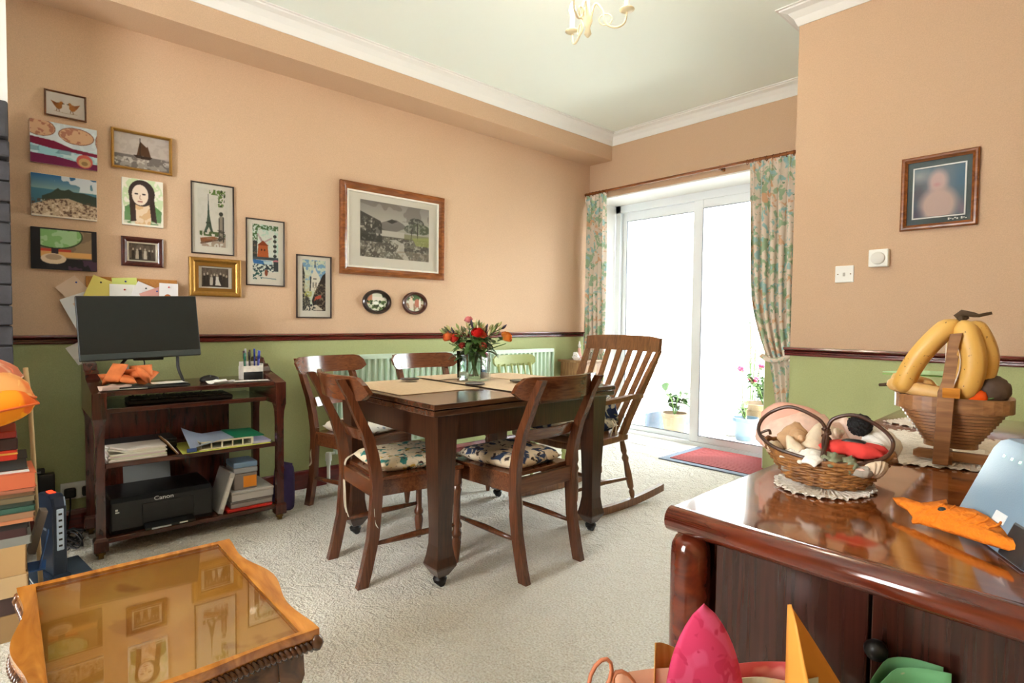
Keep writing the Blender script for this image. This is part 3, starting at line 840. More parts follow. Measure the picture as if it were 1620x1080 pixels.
def flat(name, label, cat, pts, z, th, mat, group=None, curl=0.0, seed=0):
    """a sheet (room x, y outline) lying at height z, gently curled; a thing of its own"""
    c = Vector((sum(p[0] for p in pts) / len(pts), sum(p[1] for p in pts) / len(pts), z))
    o = thing(name, label, cat, c, 0, group)
    (a, b, d, e) = [Vector((p[0], p[1], 0)) for p in pts]
    def f(u, v):
        q = a.lerp(b, u).lerp(e.lerp(d, u), v)
        return Vector((q.x - c.x, q.y - c.y, th + curl * (abs(u - .5) * 2) ** 3 * (1 + .5 * mnoise.noise(Vector((u * 3, v * 3, seed))))))
    link('sheet', grid(B(), 8, 6, f, th), mat, o)
    return o
def rectpts(cx, cy, w, d, a):
    ca, sa = math.cos(a), math.sin(a)
    return [(cx + x * ca - y * sa, cy + x * sa + y * ca) for x, y in ((-w / 2, -d / 2), (w / 2, -d / 2), (w / 2, d / 2), (-w / 2, d / 2))]
T = .763
# orange tissue paper with its tape, papers, slate, mouse, pen pot
MAT['orange'] = plain('orange_tissue', (242, 128, 70), .8, var=.35, bscale=24)
MAT['slate'] = plain('dark_tablet', (26, 30, 32), .35)
t = thing('black_tablet', 'black tablet under the papers at the front of the trolley top', 'tablet', (-3.17, .56, T + .003))
link('slab', bx(-.075, .06, -.17, .12, 0, .01, .003), MAT['slate'], t); link('button', bx(.0605, .0625, -.1, -.06, .002, .008), MAT['darkgrey'], t)
t = thing('orange_tissue_paper', 'bunch of orange tissue paper crumpled below the monitor', 'paper', (-3.2, .425, T + .0135))
rng = random.Random(3)
for i in range(9):
    ang = i * .7; rr = .045 + .02 * rng.random()
    bm = cushion(B(), .085 + .03 * rng.random(), .07, .03, n=8)
    bmesh.ops.transform(bm, matrix=Matrix.Translation((math.cos(ang) * rr * .7, math.sin(ang) * rr * 1.25 + (.02 if i % 2 else 0), .032 + .016 * (i % 3))) @ Euler((rng.uniform(-.9, .9), rng.uniform(-.9, .9), ang)).to_matrix().to_4x4(), verts=bm.verts)
    for v in bm.verts: v.co.z = max(0.0, v.co.z)
    link('fold', bm, MAT['orange'], t, True)
link('tape', bx(-.005, .0, -.012, .012, .06, .095), plain('silver_tape', (190, 190, 196), .3, .6), t)
flat('white_paper', 'white paper curled up under the orange tissue at the trolley left end', 'paper', rectpts(-3.13, .375, .05, .12, .3), T, .001, plain('pinkish_paper', (240, 214, 204), .8), curl=.02)
flat('white_paper', 'white notepaper lying at front left corner of the trolley top', 'paper', rectpts(-3.122, .43, .035, .14, -.1), T, .0015, MAT['paper'], curl=.003)
flat('white_paper', 'white sheet lying on the black tablet beside the orange tissue', 'paper', rectpts(-3.17, .60, .09, .14, .1), T + .0135, .001, MAT['paper'], curl=.004)
flat('white_paper', 'white papers lying in front of the black mouse', 'paper', rectpts(-3.17, .83, .07, .12, .4), T, .0012, MAT['paper'], curl=.012)
flat('white_paper', 'long white paper at the right end of the trolley top', 'paper', rectpts(-3.17, .97, .06, .2, -.15), T, .0012, MAT['paper'], curl=.002)
t = thing('computer_mouse', 'black computer mouse on the trolley top beside white papers', 'mouse', (-3.26, .80, T))
link('body', lathe(B(), [(.034, 0), (.038, .01), (.034, .024), (.02, .033), (.004, .036)], 18, sx=.8, sy=1.25), MAT['black'], t, True)
link('wheel', cyl(B(), (.012, -.004, .03), (.012, .004, .03), .008), MAT['darkgrey'], t, True)
t = thing('pen_pot', 'white card pen pot full of pens at right end of the trolley', 'pot', (-3.30, 1.02, T))
bm = B()
for a in (0, 1): pass
box(bm, -.042, .042, -.052, -.05, 0, .07); box(bm, -.042, .042, .05, .052, 0, .085); box(bm, -.042, -.04, -.05, .05, 0, .095); box(bm, .04, .042, -.05, .05, .04, .075)
link('card_box', bm, plain('patterned_card', (226, 220, 208), .7, var=.3, bscale=40), t)
link('dark_front', bx(.0405, .0425, -.05, .05, 0, .042), MAT['slate'], t)
for i, (c, px_, py_, h) in enumerate((((30, 50, 150), .02, .03, .15), ((30, 50, 150), .0, .02, .16), ((40, 40, 44), .02, -.01, .145), ((90, 60, 40), -.01, 0, .155), ((30, 110, 80), .015, -.035, .14), ((170, 170, 176), -.015, -.02, .16), ((40, 60, 160), -.02, .04, .15), ((60, 40, 40), .0, -.03, .15))):
    p = thing('pen', ['blue pen at right side of the pen pot', 'tall blue pen in the middle of the pen pot', 'black pen in the pen pot', 'brown pencil standing in the pen pot', 'green pen at left side of the pen pot', 'silver pen standing in the pen pot', 'blue pen at the back of the pen pot', 'dark red pen in the pen pot'][i], 'pen', (-3.30 + px_, 1.02 + py_, T + .003), 0, 'pens in the card pot')
    d = Vector((rng.uniform(-.12, .12), py_ * 1.2, 1)).normalized()
    pm = plain('pen_%d' % i, c, .3)
    link('barrel', tube(B(), [(0, 0, 0), d * h], .0045, 8), pm, p, True)
    link('cap', tube(B(), [d * (h - .04), d * (h + .004)], .0056, 8), pm, p, True)
# keyboard on the keyboard shelf
t = thing('computer_keyboard', 'black keyboard on the second shelf of the trolley', 'keyboard', (-3.29, .67, .676), R(-3))
link('body', bx(-.09, .09, -.23, .23, 0, .022, .006), MAT['black'], t)
bm = B()
for r_ in range(5):
    for c_ in range(15): box(bm, -.075 + r_ * .03, -.051 + r_ * .03, -.215 + c_ * .029, -.192 + c_ * .029, .022, .028)
link('keys', bm, MAT['darkgrey'], t)['kind'] = 'stuff'
for y in (.5, .56, .64, .82):
    t2 = thing('hanging_cable', 'thin dark cable hanging behind the keyboard on the trolley', 'cable', (-3.5, y, .68), 0, 'cables behind the keyboard')
    link('wire', tube(B(), spline([(0, 0, .058), (.01, .01, .03), (.0, -.01, .003), (.05, .02, .003)], 5), .0025, 6), MAT['black'], t2, True)
# middle shelf
S = .432
t = thing('paper_stack', 'thick ragged stack of white paper at left of the middle shelf', 'papers', (-3.2, .455, S))
for i in range(7):
    bm = grid(B(), 10, 4, lambda u, v, i=i: Vector((-.1 + .175 * v + .004 * math.sin(i * 2), -.105 + .225 * u + .004 * math.cos(i * 3), i * .0085 + (.03 * max(0, .3 - u) / .3 * max(0, v - .3) if i > 4 else 0))), .0075)
    link('sheaf', bm, plain('paper_%d' % i, (238 - 5 * (i % 3), 228 - 6 * (i % 2), 220 - 8 * (i % 3)), .85), t)
t = thing('black_laptop', 'black laptop lying at the back of the middle shelf', 'laptop', (-3.40, .5, S))
link('base', bx(-.1, .08, -.15, .16, 0, .03, .004), MAT['black'], t); link('lid', bx(-.1, .08, -.15, .16, .032, .045, .004), MAT['darkgrey'], t)
t = thing('brown_envelope', 'brown card folder leaning beside the white paper stack', 'folder', (-3.18, .625, S))
Mx = Matrix.Rotation(R(35), 4, 'X')
link('cover', bx(-.12, .06, -.004, .0, 0, .085, M=Mx), plain('brown_card', (168, 120, 66), .8), t); link('leaf', bx(-.118, .058, .0015, .0045, 0, .08, M=Mx), MAT['paper'], t)
flat('yellow_sheet', 'yellow-green paper lining the right half of the middle shelf', 'paper', [(-3.4, .66), (-3.4, 1.06), (-3.1, 1.06), (-3.1, .64)], S, .001, plain('yellow_paper', (214, 212, 96), .8))
t = thing('letter_tray', 'cream slotted letter tray holding papers on the middle shelf', 'tray', (-3.22, .84, S + .002))
MAT['cream'] = plain('cream_plastic', (232, 224, 200), .4)
bm = bx(-.14, .1, -.12, .13, 0, .006)
for k in range(6): box(bm, .096, .1, -.12 + k * .05, -.114 + k * .05, .006, .04)
box(bm, .096, .1, -.12, .13, .034, .042); box(bm, -.14, .1, -.12, -.116, .006, .042); box(bm, -.14, .1, .126, .13, .006, .042)
link('tray', bm, MAT['cream'], t)
t = thing('green_folder', 'green plastic folder lying on the cream letter tray', 'folder', (-3.23, .9, S + .046))
link('cover', bx(-.13, .11, -.02, .13, 0, .006, .001, M=Matrix.Rotation(R(-2), 4, 'X')), plain('green_plastic', (10, 130, 90), .4), t)
link('sheet', bx(-.13, .1, -.17, -.02, 0, .004, M=Matrix.Rotation(R(3), 4, 'X')), plain('pale_blue_paper', (186, 200, 226), .7), t)
t = thing('plastic_wallet', 'pale blue clear plastic wallet curling up over the letter tray', 'folder', (-3.2, .735, S + .002))
bm = grid(B(), 8, 8, lambda u, v: Vector((-.1 + .19 * v, -.06 + .14 * u, .095 * (1 - u) ** 1.4 * (1 - .8 * v) + .05 * u)), .0015)
link('sleeve', bm, plain('pale_blue_sheet', (176, 190, 220), .3), t)
link('binding', bx(.085, .095, -.075, -.03, 0, .02, .004), plain('blue_spine', (60, 84, 140), .4), t)
flat('lilac_paper', 'lilac paper at the right end of the middle shelf', 'paper', rectpts(-3.2, 1.02, .16, .09, .0), S + .0025, .012, plain('lilac_paper', (194, 188, 224), .8))
# bottom shelf: printer
P0 = .0905
pr_ = thing('printer', 'black inkjet printer on the bottom shelf of the trolley', 'printer', (-3.29, .565, P0))
MAT['prn'] = plain('black_printer', (20, 20, 22), .35, bump=.05, bscale=300)
bm = B(); prism(bm, [(-.13, 0), (.15, 0), (.16, .02), (.155, .145), (.13, .162), (-.13, .165)], -.215, .215, 'y', bev=.008)
link('body', bm, MAT['prn'], pr_)
link('front_panel', bx(.152, .163, -.09, .13, .03, .125, .004), MAT['black'], pr_)
bm = B(); prism(bm, [(.155, .012), (.21, .01), (.21, .02), (.155, .03)], -.085, .125, 'y', bev=.002)
tray = link('output_tray', bm, MAT['prn'], pr_)
link('tray_trim', bx(.2095, .2125, -.06, .02, .009, .016), plain('silver', (190, 192, 196), .3, .6), tray); link('tray_latch', bx(.2095, .2125, .055, .09, .012, .018), MAT['whiteplastic'], tray)
link('paper_guide', bx(-.14, -.128, -.12, .09, .16, .29, .002, M=Matrix.Rotation(R(-12), 4, 'Y')), plain('grey_support', (120, 122, 120), .6), pr_)
link('button', bx(.158, .162, -.195, -.185, .11, .118), MAT['whiteplastic'], pr_); link('button', bx(.158, .162, -.195, -.18, .1, .105), MAT['whiteplastic'], pr_)
def lettering(txt, size, mat, parent, M, name='lettering'):
    cu = bpy.data.curves.new(name, 'FONT'); cu.body = txt; cu.size = size; cu.extrude = .0004; cu.align_x = 'CENTER'
    ob = bpy.data.objects.new(name, cu); COL.objects.link(ob)
    dg = bpy.context.evaluated_depsgraph_get(); me = bpy.data.meshes.new_from_object(ob.evaluated_get(dg))
    bpy.data.objects.remove(ob); bpy.data.curves.remove(cu)
    o = bpy.data.objects.new(name, me); COL.objects.link(o); o.parent = parent; o.matrix_local = M
    me.materials.clear(); me.materials.append(mat); return o
FRONTX = Matrix(((0, 0, 1, 0), (1, 0, 0, 0), (0, 1, 0, 0), (0, 0, 0, 1)))   # text facing +x, reading along +y
lettering('Canon', .026, plain('silver_letters', (214, 214, 214), .35), pr_, Matrix.Translation((.1585, .0, .132)) @ Matrix.Rotation(R(-8), 4, 'Y') @ FRONTX).data.transform(Matrix.Scale(1.2, 4, (1, 0, 0)))
MAT['clear'] = glassy('frosted_plastic', (.80, .80, .80), .25, 2.0)
MAT['milky'] = plain('milky_plastic', (196, 192, 188), .35)
t = thing('plastic_case', 'clear plastic case leaning against the printer right side', 'box', (-3.20, .80, P0))
Mx = Matrix.Rotation(R(17), 4, 'X').inverted()
link('case', bx(-.13, .075, .0, .025, .004, .215, .003, M=Mx), MAT['milky'], t); link('insert', bx(.0755, .0775, .006, .02, .03, .19, M=Mx), plain('printed_insert', (230, 226, 222), .6), t)
link('clasp', bx(.0755, .079, .004, .022, .09, .12, M=Mx), MAT['whiteplastic'], t)
for nm, lb, y0, y1, x0, x1, z0, h, mt_ in (
    ('red_folder', 'red plastic folder at the bottom of the pile right of the printer', .845, 1.07, -3.4, -3.115, 0, .012, plain('red_plastic', (206, 40, 30), .4)),
    ('plastic_box', 'clear shallow plastic box lying on the red folder', .865, 1.075, -3.38, -3.13, .013, .035, plain('grey_clear', (150, 146, 142), .3)),
    ('plastic_box', 'wide clear plastic box below the orange-labelled one', .87, 1.08, -3.38, -3.125, .05, .05, MAT['milky'])):
    t = thing(nm, lb, 'folder' if 'folder' in nm else 'box', ((x0 + x1) / 2, (y0 + y1) / 2, P0 + z0))
    a, b_ = (x1 - x0) / 2, (y1 - y0) / 2
    link('body', bx(-a, a, -b_, b_, 0, h * .72, .003), mt_, t); link('lid', bx(-a - .002, a + .002, -b_ - .002, b_ + .002, h * .74, h, .003), mt_, t)
t = thing('plastic_box', 'blue-lidded clear box with an orange label, top of its pile', 'box', (-3.22, .945, P0 + .101))
link('body', bx(-.07, .07, -.058, .058, 0, .085, .004), plain('smoky_clear', (150, 138, 132), .3), t)
link('tray', bx(-.068, .0715, -.06, .06, .087, .115, .004), plain('smoky_clear2', (168, 170, 176), .3), t)
link('lid', bx(-.072, .072, -.06, .06, .116, .145, .006), plain('pale_blue_lid', (140, 172, 206), .3), t)
link('label', bx(.0705, .0715, -.012, .054, .01, .07), plain('orange_label', (246, 150, 40), .6), t)
# purple bag on the floor
t = thing('purple_bag', 'small purple cloth bag on the carpet beside the trolley', 'bag', (-3.30, 1.215, 0), R(20))
bm = cushion(B(), .13, .3, .1, c=(0, 0, 0), p=4)
bmesh.ops.transform(bm, matrix=Matrix.Translation((.0, 0, .122)) @ Matrix.Rotation(R(-12), 4, 'X') @ Matrix.Rotation(R(90), 4, 'X'), verts=bm.verts)
for v in bm.verts:
    v.co.z = max(0.0, v.co.z); k = max(0, v.co.z / .26); v.co.y -= .05 * k; v.co.y *= 1 - .35 * k
link('pouch', bm, plain('purple_cloth', (58, 44, 92), .85, var=.2, bscale=30), t, True)
link('drawstring', tube(B(), spline([(-.03, -.045, .24), (.0, -.06, .28), (.03, -.05, .25), (.045, -.03, .2)], 5), .004, 6), plain('dark_cord', (40, 34, 54), .8), t, True)

# ================================================================== BEHIND THE COFFEE TABLE: socket, router, cables, books, cushions
t = thing('double_socket', 'white double wall socket with two black plugs, left of the trolley', 'socket', (XW, .272, .172))
link('plate', bx(0, .012, -.073, .073, 0, .086, .004), MAT['whiteplastic'], t)
for y, nm in ((-.036, 'plug'), (.036, 'plug')):
    pg = link(nm, bx(.012, .042, y - .024, y + .024, .014, .062, .008), MAT['black'], t)
    link('cord', tube(B(), spline([(.03, y, .016), (.035, y, -.03), (.05, y - .01, -.1), (.06, y - .02, -.16)], 5), .0035, 6), MAT['black'], pg, True)
t = thing('black_socket_box', 'black wall box low on the wall behind the router', 'socket', (XW, .145, .225))
link('body', bx(0, .05, -.032, .032, 0, .1, .006), MAT['black'], t); link('top_unit', bx(0, .035, -.045, -.005, .1, .125, .004), MAT['darkgrey'], t); link('label', bx(.0352, .036, -.04, -.02, .106, .116), plain('grey_label', (140, 140, 140), .6), t)
MAT['bluefile'] = plain('blue_grey_card', (70, 86, 104), .6)
t = thing('blue_file', 'flat blue-grey file on the floor under the router', 'folder', (-3.02, .155, 0), R(8))
link('cover', bx(-.14, .11, -.09, .1, 0, .006, .002), MAT['bluefile'], t); link('sheaf', bx(-.138, .108, -.088, .098, .007, .016), MAT['paper'], t); link('top_cover', bx(-.14, .11, -.09, .1, .0165, .022, .002), MAT['bluefile'], t)
rt = thing('upright_router', 'dark blue upright router with a white light strip, left of the trolley', 'router', (-3.02, .135, .0225), R(14))
bm = B(); prism(bm, [(-.1, 0), (.1, 0), (.1, .30), (.085, .335), (.05, .345), (-.06, .335), (-.1, .3)], -.024, .024, 'y', bev=.008)
link('body', bm, plain('dark_blue_plastic', (32, 44, 62), .3), rt)
link('foot', bx(-.11, .11, -.034, .034, 0, .02, .006), plain('dark_blue_foot', (44, 60, 80), .35), rt)
ls = link('light_strip', bx(.1, .1035, -.012, .012, .12, .29, .003), plain('white_strip', (206, 222, 238), .4), rt)
for k in range(6): link('icon', bx(.1035, .1042, -.006, .006, .135 + k * .026, .143 + k * .026), MAT['slate'], ls)
link('red_light', bx(-.02, .03, -.01, .01, .3405, .3455, .002), emit('red_led', (255, 60, 30), 1.5), rt)
link('logo', bx(-.02, .03, -.0255, -.0242, .19, .2), plain('grey_logo', (120, 130, 140), .4), rt)
for i in range(7):
    a = i * 1.1
    pts = [(-3.42 + .05 * math.sin(a + j * 1.3) + .02 * j, .22 + .05 * math.cos(a * 1.7 + j * 1.9), .012 + .035 * (1 + math.sin(a + j * 2.1))) for j in range(6)]
    t = thing('tangled_cable', 'dark tangled cable on the floor between router and trolley', 'cable', pts[0], 0, 'tangled cables by the trolley')
    linkw('wire', tube(B(), spline(pts, 6), .0035, 6), plain('cable_%d' % i, [(24, 24, 26), (60, 62, 66), (30, 34, 30)][i % 3], .5), t, True)

# pile of books at the left edge
bx0 = -2.62
def book(name, label, z, h, y1, x0, x1, cov, page=(222, 214, 196), y0=-.22, cat='book', group='books and magazines piled at the left edge', rz=0):
    t = thing(name, label, cat, ((x0 + x1) / 2, (y0 + y1) / 2, z), rz, group)
    a, b_ = (x1 - x0) / 2, (y1 - y0) / 2; c = plain(name + '_cover', cov, .5)
    k = min(.004, h * .2)
    link('cover', bx(-a, a, -b_, b_, 0, k), c, t); link('pages', bx(-a + .004, a - .004, -b_, b_ - .004, k, h - k), plain('pages', page, .85), t)
    link('top_cover', bx(-a, a, -b_, b_, h - k, h), c, t)
    link('spine', bx(a - .002, a + .0015, -b_, b_ - .004, 0, h), c, t); link('end_board', bx(-a, a - .02, b_ - .003, b_, 0, h), c, t) if h > .055 else None
    return t
stack = [('brown paper-covered album at the bottom of the left-edge pile', .0, .09, .045, (160, 126, 84)), ('dark brown album second from the bottom of the pile', .09, .06, .055, (70, 50, 46)),
    ('pale tan book in the lower pile', .15, .07, .05, (196, 164, 120)), ('tan paper-wrapped thick book in the middle of the pile', .22, .1, .047, (188, 150, 100)), ('grey album just above the tan wrapped book', .32, .03, .06, (130, 130, 124)),
    ('dark maroon book below the magazines', .35, .028, .05, (64, 34, 34)), ('black book below the magazines', .378, .02, .055, (30, 28, 30)), ('orange magazine at the bottom of the magazine pile', .40, .012, .068, (190, 120, 80)),
    ('brown magazine in the magazine pile', .413, .02, .07, (150, 110, 80)), ('green book in the magazine pile', .434, .018, .072, (50, 86, 70)), ('dark green book in the magazine pile', .453, .016, .07, (60, 76, 66)),
    ('olive magazine in the magazine pile', .47, .016, .073, (110, 96, 70)), ('tan magazine in the magazine pile', .487, .014, .07, (150, 116, 84)), ('rust magazine under the topmost one', .502, .012, .073, (160, 96, 70))]
for lb, z, h, y1, c in stack: book('book', lb, z, h, y1, bx0 - .1 - .004 * (len(lb) % 4), bx0 + .1 + .006 * (len(lb) % 3), c)
t = book('magazine', 'orange-covered magazine with white stripes on top of the pile', .515, .05, .072, bx0 - .1, bx0 + .11, (206, 104, 66), cat='magazine', rz=R(2))
for i, (a, b_) in enumerate(((-.03, .0), (.03, .055))): link('stripe', prism(B(), [(a, -.14), (a + .02, -.14), (b_ + .03, .13), (b_ - .01, .13)], .0502, .0508), MAT['paper'], t)
t = book('book', 'dark grey box file on the magazine pile', .567, .04, .055, bx0 - .12, bx0 + .04, (52, 54, 54))
t = thing('blue_folder', 'blue card folder sticking out of the book pile beside the router', 'folder', (-2.74, .06, .155), R(-4))
link('cover', bx(-.06, .04, -.1, .045, 0, .005), plain('blue_card', (52, 92, 150), .6), t)
link('flap', prism(B(), [(-.06, .0), (.04, .0), (.03, .13), (-.05, .12)], .0, .004, 'z', M=Matrix.Translation((0, .03, .005)) @ Matrix.Rotation(R(78), 4, 'X')), plain('blue_card2', (58, 98, 158), .6), t)
t = thing('small_brown_book', 'small grey-brown book standing at the back of the book pile', 'book', (-2.80, .058, .2), R(3))
link('cover', bx(-.03, .03, -.004, .018, 0, .16, M=Matrix.Rotation(R(14), 4, 'X').inverted() @ Matrix.Translation((0, 0, 0))), plain('grey_brown', (128, 116, 106), .7), t)
t = thing('red_binder', 'red and black binder on the pile just below the cushions', 'binder', (bx0 - .02, -.09, .609))
link('cover', bx(-.1, .1, -.13, .118, 0, .035, .004), plain('red_cover', (196, 44, 26), .4), t); link('spine_band', bx(-.098, .102, -.13, .12, .036, .075, .004), plain('dark_band', (60, 36, 36), .4), t); link('stripe', bx(-.098, .103, -.13, .1195, .02, .026), plain('gold_line', (206, 150, 60), .4), t)
link('top_cover', bx(-.1, .1, -.13, .117, .076, .10, .004), plain('red_cover2', (150, 40, 30), .4), t)
t = thing('cane', 'thin pale wooden stick leaning behind the book pile', 'stick', (-2.86, .06, .0))
link('shaft', tube(B(), [(0, .035, 0), (0, .012, .75), (0, .0, .9)], .008, 8), plain('pale_wood', (196, 168, 120), .6), t, True)
link('ferrule', tube(B(), [(0, .035, 0), (0, .0345, .03)], .009, 8), MAT['darkgrey'], t)
def slub(name, c1, c2):
    return patterned(name, c1, [(c2, .5, .5), (tuple(min(255, int(x * 1.12)) for x in c1), 1.4, .56)], 9, .55, mapscale=(1, 2.2, 1))
def cush(label, loc, eul, c1, c2, w=.40, h=.16):
    t = thing('cushion', label, 'cushion', loc, 0, 'orange cushions piled on the books')
    bm = cushion(B(), w, w, h, n=18, p=3.5)
    bmesh.ops.transform(bm, matrix=Euler(eul).to_matrix().to_4x4(), verts=bm.verts)
    link('cover', bm, slub('satin', c1, c2), t, True)
    pts = [(-w / 2, -w / 2, 0), (w / 2, -w / 2, 0), (w / 2, w / 2, 0), (-w / 2, w / 2, 0)]
    E_ = Euler(eul).to_matrix()
    link('seam', tube(B(), [E_ @ Vector(p) for p in pts], .004, 6, closed=True), plain('seam_cloth', c2, .6), t, True)
cush('bright orange satin cushion, lowest of the pile at the left edge', (bx0, -.14, .795), (R(10), R(6), R(8)), (250, 150, 30), (240, 110, 40))
cush('pale peach satin cushion in the middle of the pile at the left edge', (bx0 - .05, -.14, .862), (R(-14), R(-4), R(4)), (246, 170, 100), (236, 130, 70), .42)
cush('salmon pink satin cushion on top of the pile at the left edge', (bx0 - .1, -.165, .925), (R(-16), R(0), R(-6)), (226, 128, 96), (240, 190, 160), .42, .12)

# ================================================================== COFFEE TABLE (glass top)
ZT = .46
ct = thing('coffee_table', 'golden wood coffee table with glass top and carved edge, front left', 'table', (-1.43, .245, 0))
MAT['walnut'] = wood('golden_walnut', (150, 84, 24), (214, 140, 54), (4, 22, 22), 0.16, .6)
MAT['walnutdark'] = wood('dark_walnut_carving', (56, 32, 18), (116, 70, 34), (14, 14, 14), 0.25, .5)
MAT['veneer'] = patterned('quartered_veneer', (214, 150, 66), [((228, 172, 88), .35, .48), ((190, 124, 50), .9, .58)], 8, .3)
HX, HY = .315, .232
def edge_pts(k=0.0):
    """serpentine outline with flared corners"""
    P = []
    def side(p0, p1, n, amp):
        d = Vector((p1[0] - p0[0], p1[1] - p0[1])); nn = Vector((d.y, -d.x)).normalized()
        for i in range(n):
            u = i / n; e = -amp * (.5 - .5 * math.cos(4 * PI * u)) + .9 * amp * math.sin(u * PI) ** 2
            q = Vector(p0) + d * u + nn * e; P.append((q.x, q.y))
    c = [(-HX - k, -HY - k), (HX + k, -HY - k), (HX + k, HY + k), (-HX - k, HY + k)]
    side(c[0], c[1], 24, .016); side(c[1], c[2], 22, .006); side(c[2], c[3], 24, .018); side(c[3], c[0], 22, .001)
    return P
outer, gi = edge_pts(), [(-HX + .016, -HY + .034), (HX - .016, -HY + .034), (HX - .016, HY - .034), (-HX + .016, HY - .034)]
bm = B()
ov = [bm.verts.new((x, y, ZT)) for x, y in outer]; n = len(ov)
# inner rectangle sampled with the same count
cnt = (24, 22, 24, 22); iv = []
for s_, c in enumerate(cnt):
    a, b_ = Vector(gi[s_]), Vector(gi[(s_ + 1) % 4])
    for i in range(c): q = a.lerp(b_, i / c); iv.append(bm.verts.new((q.x, q.y, ZT - .002)))
il = [bm.verts.new((v.co.x, v.co.y, ZT - .02)) for v in iv]
lo = [bm.verts.new((x, y, ZT - .016)) for x, y in outer]
lo2 = [bm.verts.new((x * .97, y * .97, ZT - .03)) for x, y in outer]
for i in range(n):
    j = (i + 1) % n
    for a, b_ in ((ov, iv), (iv, il), (lo, ov), (lo2, lo)): bm.faces.new((a[i], a[j], b_[j], b_[i]))
link('top_frame', bm, MAT['walnut'], ct, 35)
link('veneered_panel', bx(-HX + .012, HX - .012, -HY + .03, HY - .03, ZT - .026, ZT - .016), MAT['veneer'], ct)
link('glass_top', bx(-HX + .017, HX - .017, -HY + .035, HY - .035, ZT - .009, ZT - .003, .001), glassy('table_glass', (.97, .95, .9), .0, .55, 1.5), ct)
# rope carving under the front and side edges
o2 = edge_pts(-.004); cv = None
for i in range(0, n):
    p, q = Vector(o2[i]), Vector(o2[(i + 1) % n]); L2 = (q - p).length
    d = (q - p).normalized()
    for k in range(2):
        c = p.lerp(q, (k + .25) / 2)
        a = Vector((c.x - d.x * .005, c.y - d.y * .005, ZT - .022)); e = Vector((c.x + d.x * .008, c.y + d.y * .008, ZT - .046))
        bm = tube(B(), [a, a.lerp(e, .5) + Vector((d.y, -d.x, 0)) * .004, e], [.003, .007, .003], 6)
        if i < 48 or True:
            if cv is None: cv = bm
            else:
                me = bpy.data.meshes.new('t'); bm.to_mesh(me); cv.from_mesh(me); bm.free(); bpy.data.meshes.remove(me)
o = link('rope_carving', cv, MAT['walnutdark'], ct, True); o['kind'] = 'stuff'
bm = B()
for sg in (-1, 1):
    a, b_ = sorted((sg * (HX - .03), sg * (HX - .045))); box(bm, a, b_, -HY + .03, HY - .03, ZT - .1, ZT - .028)
    a, b_ = sorted((sg * (HY - .03), sg * (HY - .045))); box(bm, -HX + .03, HX - .03, a, b_, ZT - .1, ZT - .028)
link('apron', bm, MAT['walnutdark'], ct)
for sx in (-1, 1):
    for sy in (-1, 1):
        zs = [0, .02, .06, .16, .28, .36, .43]; of = [.03, .028, .012, -.006, -.004, .008, .004]; ws = [.034, .038, .026, .028, .036, .05, .052]
        bm = sweep(B(), [(sx * (HX - .055 + o_), sy * (HY - .055 + o_), z) for z, o_ in zip(zs, of)], [rect(w_, w_) for w_ in ws])
        link('leg', bm, MAT['walnutdark'], ct, 40)
        bm = blob(B(), (sx * (HX - .004), sy * (HY - .004), ZT - .03), .013, .013, .018, .3, 30, 2)
        link('carved_corner', bm, MAT['walnutdark'], ct, True)
# ================================================================== PICTURES
MAT['mount'] = plain('cream_mount', (228, 222, 208), .85)
MAT['pglass'] = glassy('picture_glass', (.98, .98, .98), .01, .35)
def picture(label, y0, y1, z0, z1, art, frame=None, fw=.012, fd=.018, mount=None, mb=None, style='framed', glass=True, rz=R(90), x=XW, cat='picture', inner=None, tilt=0, name='framed_picture'):
    """hangs flat on the left wall; local x to the right, z up, facing -y"""
    W, H = y1 - y0, z1 - z0
    loc = (x, (y0 + y1) / 2, z0) if rz else ((y0 + y1) / 2, x, z0)
    t = thing(name, label, cat, loc, rz)
    t.rotation_euler = (0, tilt, rz)
    if style == 'canvas':
        link('canvas', bx(-W / 2, W / 2, -.018, -.001, 0, H, .002), frame or MAT['paper'], t)
        art_mesh('print', art, W - .002, H - .002, t, -.0188, z0=.001); return t
    bm = B(); o, i = [(-W / 2, 0), (W / 2, 0), (W / 2, H), (-W / 2, H)], [(-W / 2 + fw, fw), (W / 2 - fw, fw), (W / 2 - fw, H - fw), (-W / 2 + fw, H - fw)]
    prof = [(0, -.001), (0, -fd * .75), (.25, -fd), (.55, -fd), (.8, -fd * .7), (1, -fd * .55), (1, -.001)]
    rings = [[bm.verts.new((a[0] + (b[0] - a[0]) * k, d, a[1] + (b[1] - a[1]) * k)) for a, b in zip(o, i)] for k, d in prof]
    for r0, r1 in zip(rings, rings[1:] + rings[:1]):
        for k in range(4): bm.faces.new((r0[k], r0[(k + 1) % 4], r1[(k + 1) % 4], r1[k]))
    link('frame', bm, frame, t)
    if inner:      # second moulding inside the first
        c, w2 = inner; bm = B()
        for (a0, a1, c0, c1) in ((-W / 2 + fw, W / 2 - fw, fw, fw + w2), (-W / 2 + fw, W / 2 - fw, H - fw - w2, H - fw), (-W / 2 + fw, -W / 2 + fw + w2, fw + w2, H - fw - w2), (W / 2 - fw - w2, W / 2 - fw, fw + w2, H - fw - w2)):
            box(bm, a0, a1, -fd * .6, -.004, c0, c1, .001)
        link('inner_frame', bm, c, t)
    link('mount', bx(-W / 2 + fw * .9, W / 2 - fw * .9, -.004, -.002, fw * .9, H - fw * .9), mount or MAT['mount'], t)
    l, r, bt, tp = mb
    o = art_mesh('print', art, W - l - r, H - bt - tp, t, -.0052, z0=bt); o.location.x = (l - r) / 2
    if glass: link('glass', bx(-W / 2 + fw * .95, W / 2 - fw * .95, -.0075, -.0066, fw * .95, H - fw * .95), MAT['pglass'], t)
    return t
